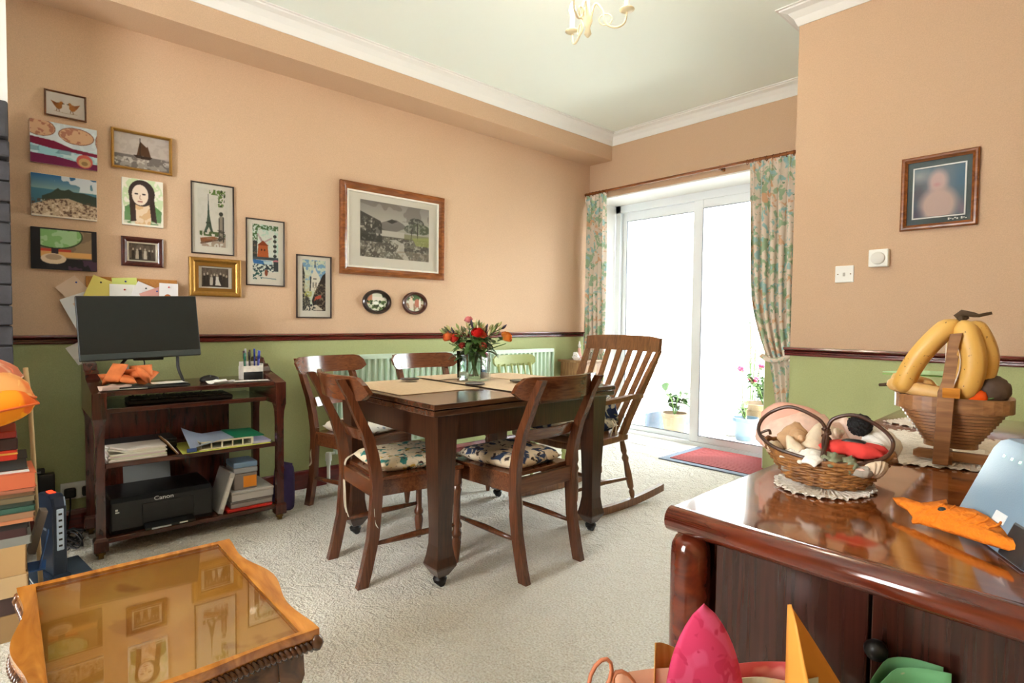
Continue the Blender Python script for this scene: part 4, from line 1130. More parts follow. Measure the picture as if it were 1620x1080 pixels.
MAT['fbrown'] = wood('thin_brown_frame', (80, 44, 20), (122, 72, 36), (30, 30, 30), .35, .2)
MAT['fblack'] = wood('thin_black_frame', (30, 22, 20), (58, 40, 34), (30, 30, 30), .35, .2)
MAT['fgold'] = plain('gold_frame', (176, 134, 66), .35, .75, bump=.2, bscale=80, var=.2)
MAT['fmid'] = wood('warm_wood_frame', (104, 54, 20), (154, 88, 40), (6, 30, 30), .25, .4)
MAT['fred'] = wood('dark_red_frame', (54, 18, 14), (84, 32, 24), (30, 30, 30), .3, .3)

# birds
a = Art(60, 40, (214, 202, 192)); a.put(a.nz(9, 3) > .0, (206, 196, 186), .3)
for cx, d in ((.32, 1), (.68, -1)):
    a.ell(cx, .56, .09, .14, (170, 102, 30)); a.poly([(cx - d * .02, .46), (cx - d * .2, .36), (cx - d * .1, .6)], (150, 84, 26)); a.ell(cx + d * .07, .42, .045, .07, (176, 108, 34)); a.poly([(cx + d * .1, .4), (cx + d * .16, .44), (cx + d * .1, .46)], (80, 60, 40))
    a.line([(cx, .68), (cx + .02, .8)], .012, (110, 70, 40)); a.line([(cx - .04, .68), (cx - .06, .8)], .012, (110, 70, 40))
a.line([(.2, .8), (.5, .84), (.8, .82)], .01, (170, 150, 120))
picture('small brown-framed picture of two orange birds, topmost on the left wall', .163, .328, 2.078, 2.203, a, MAT['fbrown'], .008, .014, mb=(.008, .008, .008, .008))
# abstract with pods
a = Art(90, 70, (196, 206, 214)); n1 = a.nz(10, 2)
a.rect(0, .55, 1, 1, (150, 196, 206)); a.put(n1 > .6, (214, 226, 230), .6)
a.poly([(0, .40), (.35, .44), (.62, .56), (1, .60), (1, .68), (.6, .64), (.3, .62), (0, .56)], (120, 20, 54)); a.poly([(0, .78), (.4, .8), (.7, .86), (1, .86), (1, 1), (0, 1)], (112, 26, 70))
a.put((a.y > .62) & (a.y < .72) & (n1 > .45) & (a.x < .6), (70, 110, 130), .5)
for cx, cy, rx, ry in ((.14, .17, .23, .2), (.68, .25, .27, .2), (1.04, .3, .07, .2)):
    a.ell(cx, cy, rx, ry, (120, 74, 58)); a.ell(cx, cy, rx - .012, ry - .016, (206, 164, 130))
    a.put((((a.x - cx) / rx) ** 2 + ((a.y - cy) / ry) ** 2 < .8) & (a.nz(16, 5) > .6), (160, 100, 80), .8)
a.poly([(.2, .36), (.34, .3), (.42, .3), (.5, .4), (.3, .44)], (214, 218, 222), .6)
a.ell(.8, .82, .125, .16, (196, 92, 80)); a.ell(.8, .85, .095, .11, (196, 160, 110)); a.ell(.8, .87, .05, .05, (140, 110, 70))
picture('frameless abstract canvas with brown pods over crimson and pale blue bands', .107, .369, 1.84, 2.046, a, plain('canvas_edge', (180, 150, 140), .8), style='canvas', name='canvas_print')
# mountain city photo
a = Art(90, 70); a.grad(0, .5, (40, 92, 140), (170, 190, 170)).grad(.35, 1, (70, 120, 140), (60, 100, 120))
n1, n2 = a.nz(7, 4), a.nz(30, 6)
a.put((n1 + (1 - a.y) * .3 > .75) & (a.y < .34) & (a.x > .35), (214, 216, 220), .9)
a.poly([(.16, .52), (.3, .42), (.36, .34), (.40, .30), (.44, .34), (.5, .34), (.56, .3), (.64, .36), (.8, .36), (1, .42), (1, .66), (.16, .66)], (52, 62, 52))
a.poly([(0, .74), (.3, .58), (.55, .52), (.8, .62), (1, .66), (1, 1), (0, 1)], (186, 162, 136)); a.put((a.y > .6 - .1 * a.x) & (n2 > .62) & (a.y > .56), (90, 66, 54), .85); a.put((a.y > .6) & (n2 < .3), (224, 206, 184), .8)
a.rect(.0, .96, 1, 1, (226, 214, 196))
picture('frameless photo of a city below dark mountains and blue sky', .107, .364, 1.585, 1.79, a, MAT['paper'], style='canvas', name='canvas_print')
# black bordered abstract
a = Art(90, 70, (36, 34, 38)); n1 = a.nz(9, 8)
a.rect(.14, .04, .92, .72, (146, 124, 96)); a.put((a.x > .14) & (a.x < .92) & (a.y < .72) & (a.y > .04) & (n1 > .55), (112, 92, 74), .6)
a.ell(.36, .18, .42, .32, (60, 74, 50)); a.ell(.36, .17, .40, .30, (130, 176, 112)); a.put(((a.x - .36) / .4) ** 2 + ((a.y - .17) / .3) ** 2 < (n1 > .5) * .95, (176, 206, 164), .7)
a.rect(0, 0, .14, 1, (36, 34, 38)); a.rect(0, 0, 1, .04, (36, 34, 38))
a.rect(.14, .5, .6, .56, (186, 66, 50)); a.rect(.14, .56, .92, .7, (214, 160, 96)); a.rect(.3, .48, .4, .72, (50, 40, 48))
a.ell(.33, .74, .19, .13, (214, 190, 160)); a.ell(.33, .70, .12, .07, (170, 146, 120)); a.rect(.14, .64, .55, .71, (36, 34, 38), .0)
a.put((a.y > .74) & (a.x > .55) & (n1 > .5), (92, 60, 86), .7)
picture('black-bordered abstract canvas with a green oval, lowest on the far left', .103, .361, 1.329, 1.531, a, MAT['black'], style='canvas', name='canvas_print')
# sailing ship
a = Art(80, 60, (206, 192, 184)); n1 = a.nz(10, 9)
a.put((n1 > .5) & (a.y < .6), (222, 210, 202), .6); a.rect(0, .62, 1, 1, (176, 166, 158)); a.put((a.y > .62) & (n1 > .48), (120, 112, 108), .8); a.put((a.y > .7) & (a.nz(16, 3) > .62), (226, 220, 212), .8)
a.poly([(.40, .6), (.46, .18), (.58, .34), (.6, .3), (.66, .62)], (104, 66, 40)); a.line([(.46, .1), (.46, .62)], .01, (60, 40, 30)); a.poly([(.34, .6), (.68, .62), (.64, .70), (.4, .69)], (66, 44, 34))
picture('gold-framed painting of a brown-sailed ship on grey sea', .427, .703, 1.876, 2.08, a, MAT['fgold'], .014, .024, mb=(.014,) * 4)
# portrait sketch
a = Art(64, 80, (226, 220, 206)); n1 = a.nz(8, 12)
a.put((n1 > .35) & (np.hypot(a.x - .5, (a.y - .4)) < .5), (172, 200, 140), .6); a.poly([(.04, .96), (.06, .62), (.3, .5), (.75, .52), (.96, .66), (.94, .95)], (66, 112, 60), .8); a.put((a.y > .9) & (n1 > .4), (226, 220, 206), .8)
a.poly([(.28, .52), (.7, .52), (.68, .96), (.3, .96)], (206, 166, 124)); a.put((a.y > .55) & (abs(a.x - .5) < .2) & (n1 > .55), (226, 204, 176), .8)
a.ell(.47, .3, .32, .28, (56, 42, 38)); a.poly([(.16, .3), (.3, .3), (.33, .9), (.2, .92)], (60, 44, 40)); a.poly([(.62, .25), (.76, .3), (.84, .92), (.7, .86)], (60, 44, 40))
a.ell(.43, .34, .2, .22, (226, 206, 186)); a.ell(.34, .32, .045, .018, (60, 50, 50)); a.ell(.52, .32, .045, .018, (60, 50, 50)); a.line([(.43, .34), (.42, .42), (.45, .43)], .008, (160, 120, 100)); a.line([(.38, .48), (.48, .48)], .012, (150, 84, 76))
picture('unframed watercolour portrait of a long dark-haired person in green', .471, .657, 1.585, 1.832, a, MAT['paper'], style='canvas', name='canvas_print')
def oldphoto(w, h, seed, folk):
    a = Art(w, h, (96, 84, 72), seed); n1 = a.nz(8, seed); a.put(n1 > .5, (126, 112, 96), .6)
    for cx, y0, c in folk:
        a.poly([(cx - .06, .9), (cx - .05, y0 + .12), (cx + .05, y0 + .12), (cx + .07, .9)], c); a.ell(cx, y0 + .05, .03, .07, (200, 184, 164))
    a.rect(0, .9, 1, 1, (70, 60, 52)); return a
a = oldphoto(60, 40, 3, [(.15, .3, (50, 44, 40)), (.3, .34, (190, 176, 156)), (.42, .25, (40, 36, 32)), (.6, .3, (210, 200, 184)), (.76, .35, (60, 52, 46)), (.88, .36, (80, 70, 60))])
picture('small dark red framed old group photograph under the portrait', .465, .656, 1.37, 1.525, a, MAT['fred'], .026, .02, mb=(.036, .036, .032, .032), inner=(plain('silver_slip', (200, 194, 176), .3, .5), .007))
# iron tower
a = Art(70, 110, (222, 216, 204)); n1 = a.nz(9, 20)
a.put(n1 > .6, (210, 206, 190), .4)
a.poly([(.34, .2), (.36, .2), (.39, .46), (.46, .66), (.52, .76), (.44, .76), (.36, .66), (.30, .76), (.2, .76), (.28, .64), (.32, .46)], (72, 92, 76)); a.line([(.35, .1), (.35, .3)], .006, (70, 80, 74)); a.rect(.27, .58, .44, .605, (56, 70, 60)); a.ell(.36, .74, .06, .05, (214, 208, 194))
a.put((a.y > .74) & (a.y < .82) & (n1 > .38) & (a.x > .06) & (a.x < .9), (88, 110, 66)); a.poly([(.08, .86), (.5, .82), (.7, .84), (.3, .94), (.1, .93)], (150, 96, 60)); a.line([(.1, .95), (.9, .84)], .012, (110, 80, 60)); a.put((a.y > .84) & (n1 > .55) & (a.x > .1) & (a.x < .92), (150, 120, 96), .6)
a.poly([(.68, .84), (.7, .5), (.74, .44), (.84, .46), (.86, .84)], (150, 140, 126)); a.ell(.77, .42, .07, .035, (60, 62, 56)); a.line([(.7, .5), (.7, .84)], .008, (60, 60, 56)); a.line([(.84, .48), (.84, .9)], .014, (70, 70, 64)); a.put((a.x > .64) & (a.y > .7) & (a.x < .92) & (a.y < .9) & (a.nz(18, 2) > .55), (70, 70, 62), .8)
a.put((a.nz(14, 7) > .52) & (a.y < .3) & (a.x > .38) & (a.x < .92) & ((a.y < .1) | (a.x > .68)) & (a.y > .01), (96, 124, 56), .95); a.put((a.nz(20, 8) > .68) & (a.y < .3) & (a.x > .66) & (a.x < .92), (40, 56, 34))
picture('black-framed tall print of an iron lattice tower and green leaves', .794, 1.02, 1.465, 1.87, a, MAT['fblack'], .007, .014, mb=(.034, .034, .045, .03))
a = oldphoto(60, 40, 6, [(.1, .3, (56, 50, 46)), (.22, .26, (60, 52, 48)), (.36, .36, (214, 208, 198)), (.47, .3, (50, 44, 42)), (.57, .33, (230, 226, 218)), (.7, .24, (48, 42, 40)), (.82, .3, (58, 50, 46)), (.93, .36, (66, 60, 56))])
a.poly([(.5, .9), (.54, .5), (.6, .5), (.72, .92)], (232, 228, 220))
picture('wide gold-framed old wedding photograph under the tower print', .78, 1.053, 1.223, 1.443, a, MAT['fgold'], .03, .03, mb=(.066, .066, .056, .056), inner=(plain('gold_slip', (150, 110, 50), .35, .7), .018))
# windmill street
a = Art(64, 120, (220, 226, 214)); n1, n2 = a.nz(10, 30), a.nz(20, 31)
a.put((a.y < .5) & (n1 > .55), (168, 214, 196), .5)
a.put((n2 > .45) & (((a.y < .1) & (a.y > .01)) | ((a.x < .2) & (a.y < .4))), (70, 104, 60), .95)
a.rect(0, .3, .18, .6, (60, 66, 66)); a.put((a.x < .18) & (a.y > .3) & (a.y < .62) & (n2 > .6), (110, 96, 80))
a.line([(.36, .32), (.2, .18)], .014, (190, 170, 170)); a.line([(.4, .33), (.72, .24)], .014, (190, 170, 170)); a.line([(.38, .32), (.3, .24)], .012, (170, 150, 150))
a.poly([(.18, .38), (.4, .29), (.62, .38)], (150, 66, 32)); a.poly([(.22, .38), (.58, .38), (.62, .6), (.18, .6)], (190, 96, 48)); a.ell(.34, .46, .03, .02, (90, 50, 34)); a.ell(.46, .46, .03, .02, (90, 50, 34))
for i in range(5): a.ell(.86, .2 + i * .09, .07, .028, (50, 56, 54))
a.line([(.86, .18), (.86, .56)], .006, (80, 84, 80)); a.rect(0, .59, 1, .64, (70, 84, 92)); a.poly([(0, .64), (.76, .66), (.74, .73), (.04, .71)], (46, 110, 176)); a.poly([(.4, .66), (.76, .66), (.72, .73), (.45, .72)], (190, 214, 216)); a.ell(.9, .66, .12, .03, (206, 120, 130)); a.rect(.8, .66, 1, .84, (60, 70, 74)); a.put((a.y > .72) & (a.y < .86) & (n2 > .5) & (a.x < .8), (56, 74, 78)); a.rect(0, .86, 1, 1, (226, 220, 206)); a.ell(.52, .87, .06, .06, (140, 74, 48)); a.line([(.3, .96), (.9, .98)], .008, (130, 150, 150)); a.put((a.y > .84) & (a.x < .35) & (n2 > .58), (40, 90, 86))
picture('black-framed tall print of an orange windmill above a blue awning', 1.086, 1.314, 1.299, 1.703, a, MAT['fblack'], .007, .014, mb=(.038, .038, .038, .032))
# church street
a = Art(60, 120, (206, 216, 196)); n1, n2 = a.nz(8, 40), a.nz(18, 41)
a.put((a.y < .4) & (n1 > .5), (110, 160, 206), .8); a.put((a.y < .35) & (n1 < .3), (220, 226, 200), .8)
a.poly([(0, .06), (.1, .26), (.1, .6), (.3, .76), (.36, 1), (0, 1)], (66, 66, 62)); a.put((a.x < .3) & (a.y > .3) & (n2 > .5), (206, 200, 160), .7)
a.poly([(.34, .48), (.36, .34), (.5, .18), (.54, .1), (.58, .2), (.76, .34), (.8, .5), (.7, .64), (.36, .6)], (226, 222, 206)); a.line([(.54, .03), (.54, .14)], .012, (70, 74, 76)); a.rect(.46, .36, .6, .38, (90, 90, 84)); a.rect(.44, .44, .48, .54, (96, 96, 90)); a.rect(.56, .44, .6, .54, (96, 96, 90)); a.line([(.36, .34), (.33, .6)], .012, (50, 50, 50))
a.poly([(1, .24), (.86, .3), (.5, .66), (.4, .8), (.5, 1), (1, 1)], (58, 50, 48)); a.put((a.x > .5) & (a.y > .45) & (n2 > .58), (150, 136, 110), .8); a.poly([(.55, .72), (.8, .68), (.82, .74), (.5, .8)], (196, 84, 60)); a.poly([(.2, .9), (.6, .88), (.9, .98), (.1, 1)], (214, 206, 186)); a.put((a.y > .76) & (n2 > .6) & (a.x < .6), (36, 44, 52)); a.put((a.y > .62) & (a.y < .72) & (a.x > .1) & (a.x < .4) & (n2 > .4), (176, 180, 90), .8)
picture('black-framed print of a narrow street below a white domed church', 1.387, 1.62, 1.105, 1.511, a, MAT['fblack'], .008, .016, mb=(.04, .04, .048, .03))
# big landscape
a = Art(130, 96, (176, 172, 160)); n1, n2, n3 = a.nz(6, 50), a.nz(16, 51), a.nz(40, 52)
a.grad(0, .4, (150, 144, 136), (190, 186, 176)); a.put((n1 > .5) & (a.y < .3), (120, 114, 108), .6)
a.poly([(.1, .3), (.25, .38), (.42, .3), (.5, .28), (.6, .34), (.66, .4), (.5, .5), (.3, .5)], (112, 108, 104), .8); a.poly([(.36, .33), (.44, .28), (.52, .31), (.44, .36)], (66, 64, 62)); a.poly([(.2, .4), (.36, .5), (.3, .58), (.12, .54)], (96, 94, 90), .8)
a.rect(.28, .5, .62, .6, (196, 192, 180)); a.put((a.y > .6), (124, 120, 108), 1); a.put((a.y > .6) & (n2 > .5), (86, 84, 76), .8); a.put((a.y > .62) & (n3 > .64), (190, 186, 172), .8)
a.put((a.x < .3) & (a.y > .2 + .5 * a.x) & (a.y < .72) & (n2 > .3), (62, 62, 58), .9); a.put((a.x < .3) & (a.y > .2 + .6 * a.x) & (a.y < .7) & (n3 > .66), (120, 120, 110), .8)
a.ell(.8, .3, .12, .1, (80, 82, 74)); a.ell(.86, .4, .16, .1, (88, 96, 76)); a.ell(.72, .42, .1, .08, (92, 96, 84)); a.put((a.x > .64) & (a.y > .2) & (a.y < .52) & (n3 > .6), (180, 178, 166), .6); a.line([(.82, .3), (.82, .62)], .012, (64, 62, 58)); a.line([(.74, .4), (.72, .62)], .008, (64, 62, 58))
a.rect(.62, .52, 1, .62, (124, 128, 84), .6); a.poly([(.74, .58), (1, .54), (1, .72), (.8, .72)], (164, 172, 100), .7); a.poly([(.4, .66), (.54, .74), (.5, .86), (.62, 1), (.7, 1), (.62, .84), (.62, .72), (.5, .64)], (206, 202, 188), .8)
a.put((a.y > .84) & (a.x > .5) & (n2 > .4), (150, 136, 118), .5)
picture('large wooden-framed grey landscape print with trees and stream', 1.677, 2.517, 1.406, 2.03, a, MAT['fmid'], .05, .03, mb=(.15, .13, .13, .105), inner=(plain('white_slip', (232, 226, 212), .6), .012))
# two oval miniatures
for yc, W, H, c, lb, seed in ((1.956, .222, .172, (40, 26, 22), 'dark oval-framed picture of a white cottage garden, left of the pair', 60), (2.267, .212, .168, (70, 32, 22), 'red-brown oval-framed picture of two figures, right of the pair', 61)):
    t = thing('oval_picture', lb, 'picture', (XW, yc, 1.2245 - H / 2), R(90))
    bm = B(); n = 32
    prof = [(1, -.001), (1, -.014), (.93, -.022), (.8, -.02), (.72, -.01), (.7, -.001)]
    rings = [[bm.verts.new((W / 2 * k * math.cos(2 * PI * i / n), d, H / 2 + H / 2 * k * math.sin(2 * PI * i / n))) for i in range(n)] for k, d in prof]
    for r0, r1 in zip(rings, rings[1:] + rings[:1]):
        for i in range(n): bm.faces.new((r0[i], r0[(i + 1) % n], r1[(i + 1) % n], r1[i]))
    link('frame', bm, plain('oval_frame_%d' % seed, c, .3, coat=.4), t, 40)
    a = Art(50, 40, (206, 206, 186)); n1, n2 = a.nz(7, seed), a.nz(12, seed + 3)
    if seed == 60:
        a.rect(.25, .2, .9, .42, (222, 214, 200)); a.put((a.x < .28) & (a.y < .6), (190, 130, 100)); a.put((a.y > .4) & (n2 > .45), (84, 110, 56)); a.put((a.y > .4) & (n2 > .66), (40, 40, 34)); a.ell(.45, .56, .14, .1, (230, 230, 220)); a.ell(.7, .7, .1, .08, (226, 228, 214)); a.put((a.x > .74) & (n2 > .5) & (a.y < .4), (50, 60, 40))
    else:
        a.put(n2 > .5, (150, 120, 96)); a.put((a.y < .35) & (n1 > .4), (80, 100, 64)); a.ell(.3, .55, .12, .3, (214, 196, 180)); a.ell(.62, .5, .14, .26, (176, 110, 90)); a.ell(.78, .5, .06, .3, (226, 218, 206)); a.ell(.3, .26, .06, .08, (222, 190, 160))
    art_mesh('print', a, W * .72, H * .72, t, -.006, z0=H * .14, ell=True)
# nib wall: blurred baby photograph, switch, thermostat
a = Art(80, 80, (90, 112, 126)); a.ell(.5, .4, .6, .55, (150, 150, 156), .8, .9); a.ell(.08, .5, .3, .5, (96, 88, 96), .7, .8); a.ell(.95, .3, .3, .4, (70, 110, 140), .7, .8); a.ell(.1, .15, .3, .2, (190, 190, 186), .6, .9)
a.ell(.48, .3, .24, .3, (206, 172, 166), .95, .5); a.ell(.5, .78, .46, .44, (206, 176, 164), .95, .4); a.ell(.46, .36, .1, .06, (196, 130, 130), .5, .9); a.ell(.06, .95, .2, .2, (90, 70, 90), .6, .9); a.ell(.96, .9, .12, .3, (170, 130, 140), .6, .9)
t = picture('wooden-framed soft-focus photograph of a baby on the right-hand wall', -.795, -.498, 1.558, 1.906, a, MAT['fmid'], .026, .022, mount=plain('green_mount', (70, 84, 84), .7), mb=(.052, .052, .06, .06), rz=0, x=YN)
bm = B(); W, H = .297, .348
for (a0, a1, c0, c1) in ((-W / 2 + .046, W / 2 - .046, .052, .058), (-W / 2 + .046, W / 2 - .046, H - .058, H - .052), (-W / 2 + .046, -W / 2 + .052, .052, H - .052), (W / 2 - .052, W / 2 - .046, .052, H - .052)): box(bm, a0, a1, -.0062, -.0045, c0, c1)
link('white_line', bm, MAT['paper'], t)
bm = B()
for i in range(9): box(bm, W / 2 - .11 + i * .008, W / 2 - .104 + i * .008, -.0062, -.0045, .036 + .004 * (i % 2), .046 - .003 * (i % 3))
link('signature', bm, MAT['paper'], t)
t = thing('light_switch', 'white square light switch plate on the right-hand peach wall', 'switch', (-1.035, YN, 1.322))
link('plate', bx(-.044, .044, -.009, 0, 0, .087, .003), MAT['whiteplastic'], t); link('rocker', bx(-.006, .006, -.014, -.009, .032, .052, .002), plain('grey_rocker', (190, 184, 174), .4), t)
for x in (-.03, .03): link('screw', cyl(B(), (x, -.0105, .043), (x, -.009, .043), .003, seg=10), MAT['brass'], t)
t = thing('thermostat', 'white square thermostat with round dial below the baby photograph', 'thermostat', (-.877, YN, 1.392))
link('case', bx(-.043, .043, -.034, 0, 0, .087, .005), MAT['whiteplastic'], t)
link('dial', lathe(B(), [(.031, 0), (.03, .012), (.026, .015)], 28, (0, -.034, .042), Matrix.Rotation(R(90), 3, 'X')), plain('dial_white', (224, 220, 212), .4), t, 40)
# notice board with papers
t = thing('notice_board', 'brown cork notice board on the wall behind the monitor', 'board', (XW, .515, .98))
link('cork', bx(0, .012, -.20, .205, 0, .325), plain('cork', (178, 120, 58), .9, var=.3, bscale=120), t)
notes = [('pinkish printed note fanned out at left of the board', .275, 1.22, .10, .14, 40, (214, 188, 164)), ('white paper hanging from the board, left of the monitor', .29, 1.13, .11, .16, 24, (222, 222, 222)), ('yellow note on the board, second from left', .375, 1.225, .12, .14, -22, (222, 206, 110)), ('lime yellow sticky note at the board middle', .48, 1.235, .11, .14, 4, (206, 214, 120)),
    ('white card under the lime note', .475, 1.17, .13, .2, 0, (226, 222, 214)), ('white card leaning beside the lime note', .57, 1.21, .13, .12, -24, (222, 216, 214)), ('pink patterned paper on the board', .62, 1.2, .13, .11, 24, (206, 150, 140)), ('white square card with an orange dot at right of the board', .675, 1.21, .09, .15, -1, (226, 222, 222)), ('white paper corner below the board behind the monitor', .29, .92, .09, .1, 30, (224, 220, 210))]
for i, (lb, y, z, w_, h, ang, c) in enumerate(notes):
    p = thing('pinned_note', lb, 'note', (XW + .0135 + .0032 * i, y, z), 0, 'papers on the notice board')
    def f(u, v, w_=w_, h=h, ang=ang):
        a_ = R(ang); X_, Z_ = (u - .5) * w_, (v - .5) * h
        return Vector((.012 * max(0, .5 - v) ** 2 * 4, X_ * math.cos(a_) - Z_ * math.sin(a_), X_ * math.sin(a_) + Z_ * math.cos(a_)))
    link('paper', grid(B(), 4, 6, f, .0008), plain('note_%d' % i, c, .85), p)
    link('pin', blob(B(), (.006, 0, h * .36), .005, .005, .005, sub=1), plain('pin_%d' % i, [(40, 60, 150), (200, 40, 40), (60, 60, 60)][i % 3], .3), p, True)
    if 'dot' in lb: link('dot', cyl(B(), (.001, -.005, -.0), (.002, -.005, -.0), .016, seg=20), plain('orange_dot', (176, 96, 36), .6), p)

# ================================================================== CURTAINS, RAIL, MAT
MAT['curtain'] = patterned('floral_curtain', (232, 216, 200), [((166, 188, 154), .9, .53), ((164, 200, 198), 1.2, .57), ((222, 178, 142), 1.0, .6), ((128, 156, 124), 1.9, .64)], 16, .9)
rl = thing('curtain_rail', 'dark wooden curtain pole across the top of the patio door', 'pole', (-2.62, YF - .075, 2.315))
link('pole', cyl(B(), (-.965, 0, 0), (1.32, 0, 0), .012, seg=14), MAT['fmid'], rl, 40)
for x in (-.9, .4, 1.25): link('bracket', bx(x - .008, x + .008, .0, .075, -.02, .014), MAT['fmid'], rl)
for x in [-.95 + .04 * i for i in range(7)] + [.62 + .048 * i for i in range(8)]:
    link('ring', tube(B(), [(x, .016 * math.cos(k * PI / 6), -.006 + .018 * math.sin(k * PI / 6)) for k in range(12)], .003, 6, closed=True), MAT['fmid'], rl, True)
def curtain(label, x0, x1, tie, seed, folds, inner):
    """inner(z)-> (xleft, xright) of the cloth at height z"""
    t = thing('curtain', label, 'curtain', ((x0 + x1) / 2, YF - .075, 0))
    cx = (x0 + x1) / 2
    def f(u, v):
        z = 2.3 - (2.3 - tie) * v
        a, b_ = inner(z)
        amp = .026 + .008 * math.sin(v * 3)
        head = max(0, 1 - v * 14)
        return Vector((lerp(a, b_, u) - cx + .006 * math.sin(u * folds * 6.3 * 2 + v * 4), amp * math.sin(u * folds * 2 * PI + .5 * math.sin(v * 5 + seed)) * (1 - .4 * head) + .004 * math.sin(u * 40 + v * 22) * (v < .06), z))
    link('cloth', grid(B(), folds * 10, 44, f), MAT['curtain'], t, True)
    return t
c1 = curtain('left floral curtain hanging beside the patio door frame', -3.59, -3.32, .02, 1, 5, lambda z: (-3.592 + .02 * (z < 2.2), -3.325 + .012 * math.sin(z * 2)))
def inn(z):
    k = min(1, max(0, (2.3 - z) / 1.5))
    return (-1.985 + .07 * k ** 1.2 + .13 * max(0, (k - .6) / .4) ** 2, -1.60)
c2 = curtain('right floral curtain gathered by a tie-back beside the right wall', -1.98, -1.6, .83, 2, 6, inn)
def f(u, v):
    a = (-1.80 + .07 * math.sin(v * 2.4)); b_ = -1.62
    return Vector((lerp(a, b_, u) + 1.79, .02 * math.sin(u * 4 * 2 * PI), .84 - .82 * v))
link('lower_cloth', grid(B(), 32, 24, f), MAT['curtain'], c2, True)
link('tie_back', tube(B(), spline([(-.05, -.03, .87), (.02, -.048, .84), (.12, -.04, .86), (.19, .06, .92)], 6), .018, 8), MAT['curtain'], c2, True)
dm = thing('door_mat', 'blue-grey door mat with a ribbed red middle inside the patio door', 'mat', (-2.2, 4.2, .0), R(1))
link('border', bx(-.37, .40, -.27, .37, 0, .01, .004), plain('blue_grey_rubber', (112, 124, 140), .8), dm)
rm = plain('red_rib', (150, 66, 66), .95, var=.2, bscale=80)
for i in range(14): link('rib', bx(-.30, .36, -.21 + i * .04, -.21 + i * .04 + .034, .009, .016, .003), rm, dm)

# ================================================================== ON THE DINING TABLE
MAT['cork2'] = plain('pale_cork', (226, 198, 162), .8, var=.12, bscale=60, bump=.2)
tz = TZ + .0006
for i, (cx, cy, w_, d, a, lb) in enumerate(((-2.42, 1.50, .56, .44, 0, 'large pale cork mat at the near end of the table'), (-2.30, 1.93, .78, .36, 0, 'pale cork mat under the flower vase'), (-2.36, 2.21, .5, .28, .06, 'pale cork mat at the far end of the table'), (-2.60, 1.86, .22, .28, .0, 'small cork mat on the radiator side of the table'))):
    t = thing('table_mat', lb, 'mat', (cx, cy, tz + .0034 * i), a, 'cork mats on the dining table')
    link('cork', bx(-w_ / 2, w_ / 2, -d / 2, d / 2, 0, .003, .001), MAT['cork2'], t)
for i, (x, y, c, lb) in enumerate(((-2.58, 1.60, (60, 50, 44), 'dark round coaster on the near cork mat'), (-2.20, 1.74, (96, 70, 52), 'dark coaster at the edge of the near cork mat'), (-2.18, 2.02, (110, 116, 96), 'grey-green round coaster right of the vase'), (-2.58, 1.98, (120, 92, 70), 'brown coaster behind the vase'))):
    t = thing('coaster', lb, 'coaster', (x, y, tz + .0145), 0, 'round coasters on the table')
    link('disc', lathe(B(), [(.046, 0), (.048, .002), (.046, .004)], 24), plain('coaster_%d' % i, c, .4), t); link('rim', lathe(B(), [(.049, .0), (.0495, .005), (.0475, .005), (.0475, .0)], 24, cap=False), MAT['fblack'], t)
VX, VY, VZ = -2.385, 1.88, tz + .0105
MAT['vase'] = glassy('vase_glass', (.9, .95, .95), .02, 1.6)
vs = thing('glass_vase', 'square clear glass vase full of flowers in the middle of the table', 'vase', (VX, VY, VZ), R(28))
bm = B(); hw = .068; H = .158
for k, (o_, i_) in enumerate(((hw, hw - .005),)):
    R0 = [[(s_ * o_, q * o_) for s_, q in ((-1, -1), (1, -1), (1, 1), (-1, 1))], [(s_ * i_, q * i_) for s_, q in ((-1, -1), (1, -1), (1, 1), (-1, 1))]]
    o0 = [bm.verts.new((x, y, 0)) for x, y in R0[0]]; o1 = [bm.verts.new((x * 1.04, y * 1.04, H)) for x, y in R0[0]]; i1 = [bm.verts.new((x * 1.04, y * 1.04, H)) for x, y in R0[1]]; i0 = [bm.verts.new((x, y, .012)) for x, y in R0[1]]
    for A_, B_ in ((o0, o1), (o1, i1), (i1, i0)):
        for j in range(4): bm.faces.new((A_[j], A_[(j + 1) % 4], B_[(j + 1) % 4], B_[j]))
    bm.faces.new(o0[::-1]); bm.faces.new(i0)
link('glass', bm, MAT['vase'], vs)
link('water', bx(-hw + .007, hw - .007, -hw + .007, hw - .007, .013, .1), glassy('water', (.9, .96, .93), .0, .5, 1.33), vs)
MAT['stem'] = plain('green_stem', (92, 120, 60), .5)
MAT['leaf'] = plain('green_leaf', (64, 98, 42), .5, var=.35, bscale=30)
def leaf(bm, p, d, L_, w_, up=(0, 0, 1), droop=.2):
    p, d = Vector(p), Vector(d).normalized(); s_ = d.cross(Vector(up))
    s_ = s_.normalized() if s_.length > .01 else Vector((1, 0, 0)); nn = s_.cross(d)
    prev = None
    for k in range(5):
        u = k / 4; c = p + d * (L_ * u) - Vector((0, 0, droop * L_ * u * u)); ww = w_ * math.sin(PI * (u * .86 + .1)) ** .8
        row = [bm.verts.new(c - s_ * ww + nn * ww * .3), bm.verts.new(c), bm.verts.new(c + s_ * ww + nn * ww * .3)]
        if prev:
            for q in (0, 1): bm.faces.new((prev[q], prev[q + 1], row[q + 1], row[q]))
        prev = row
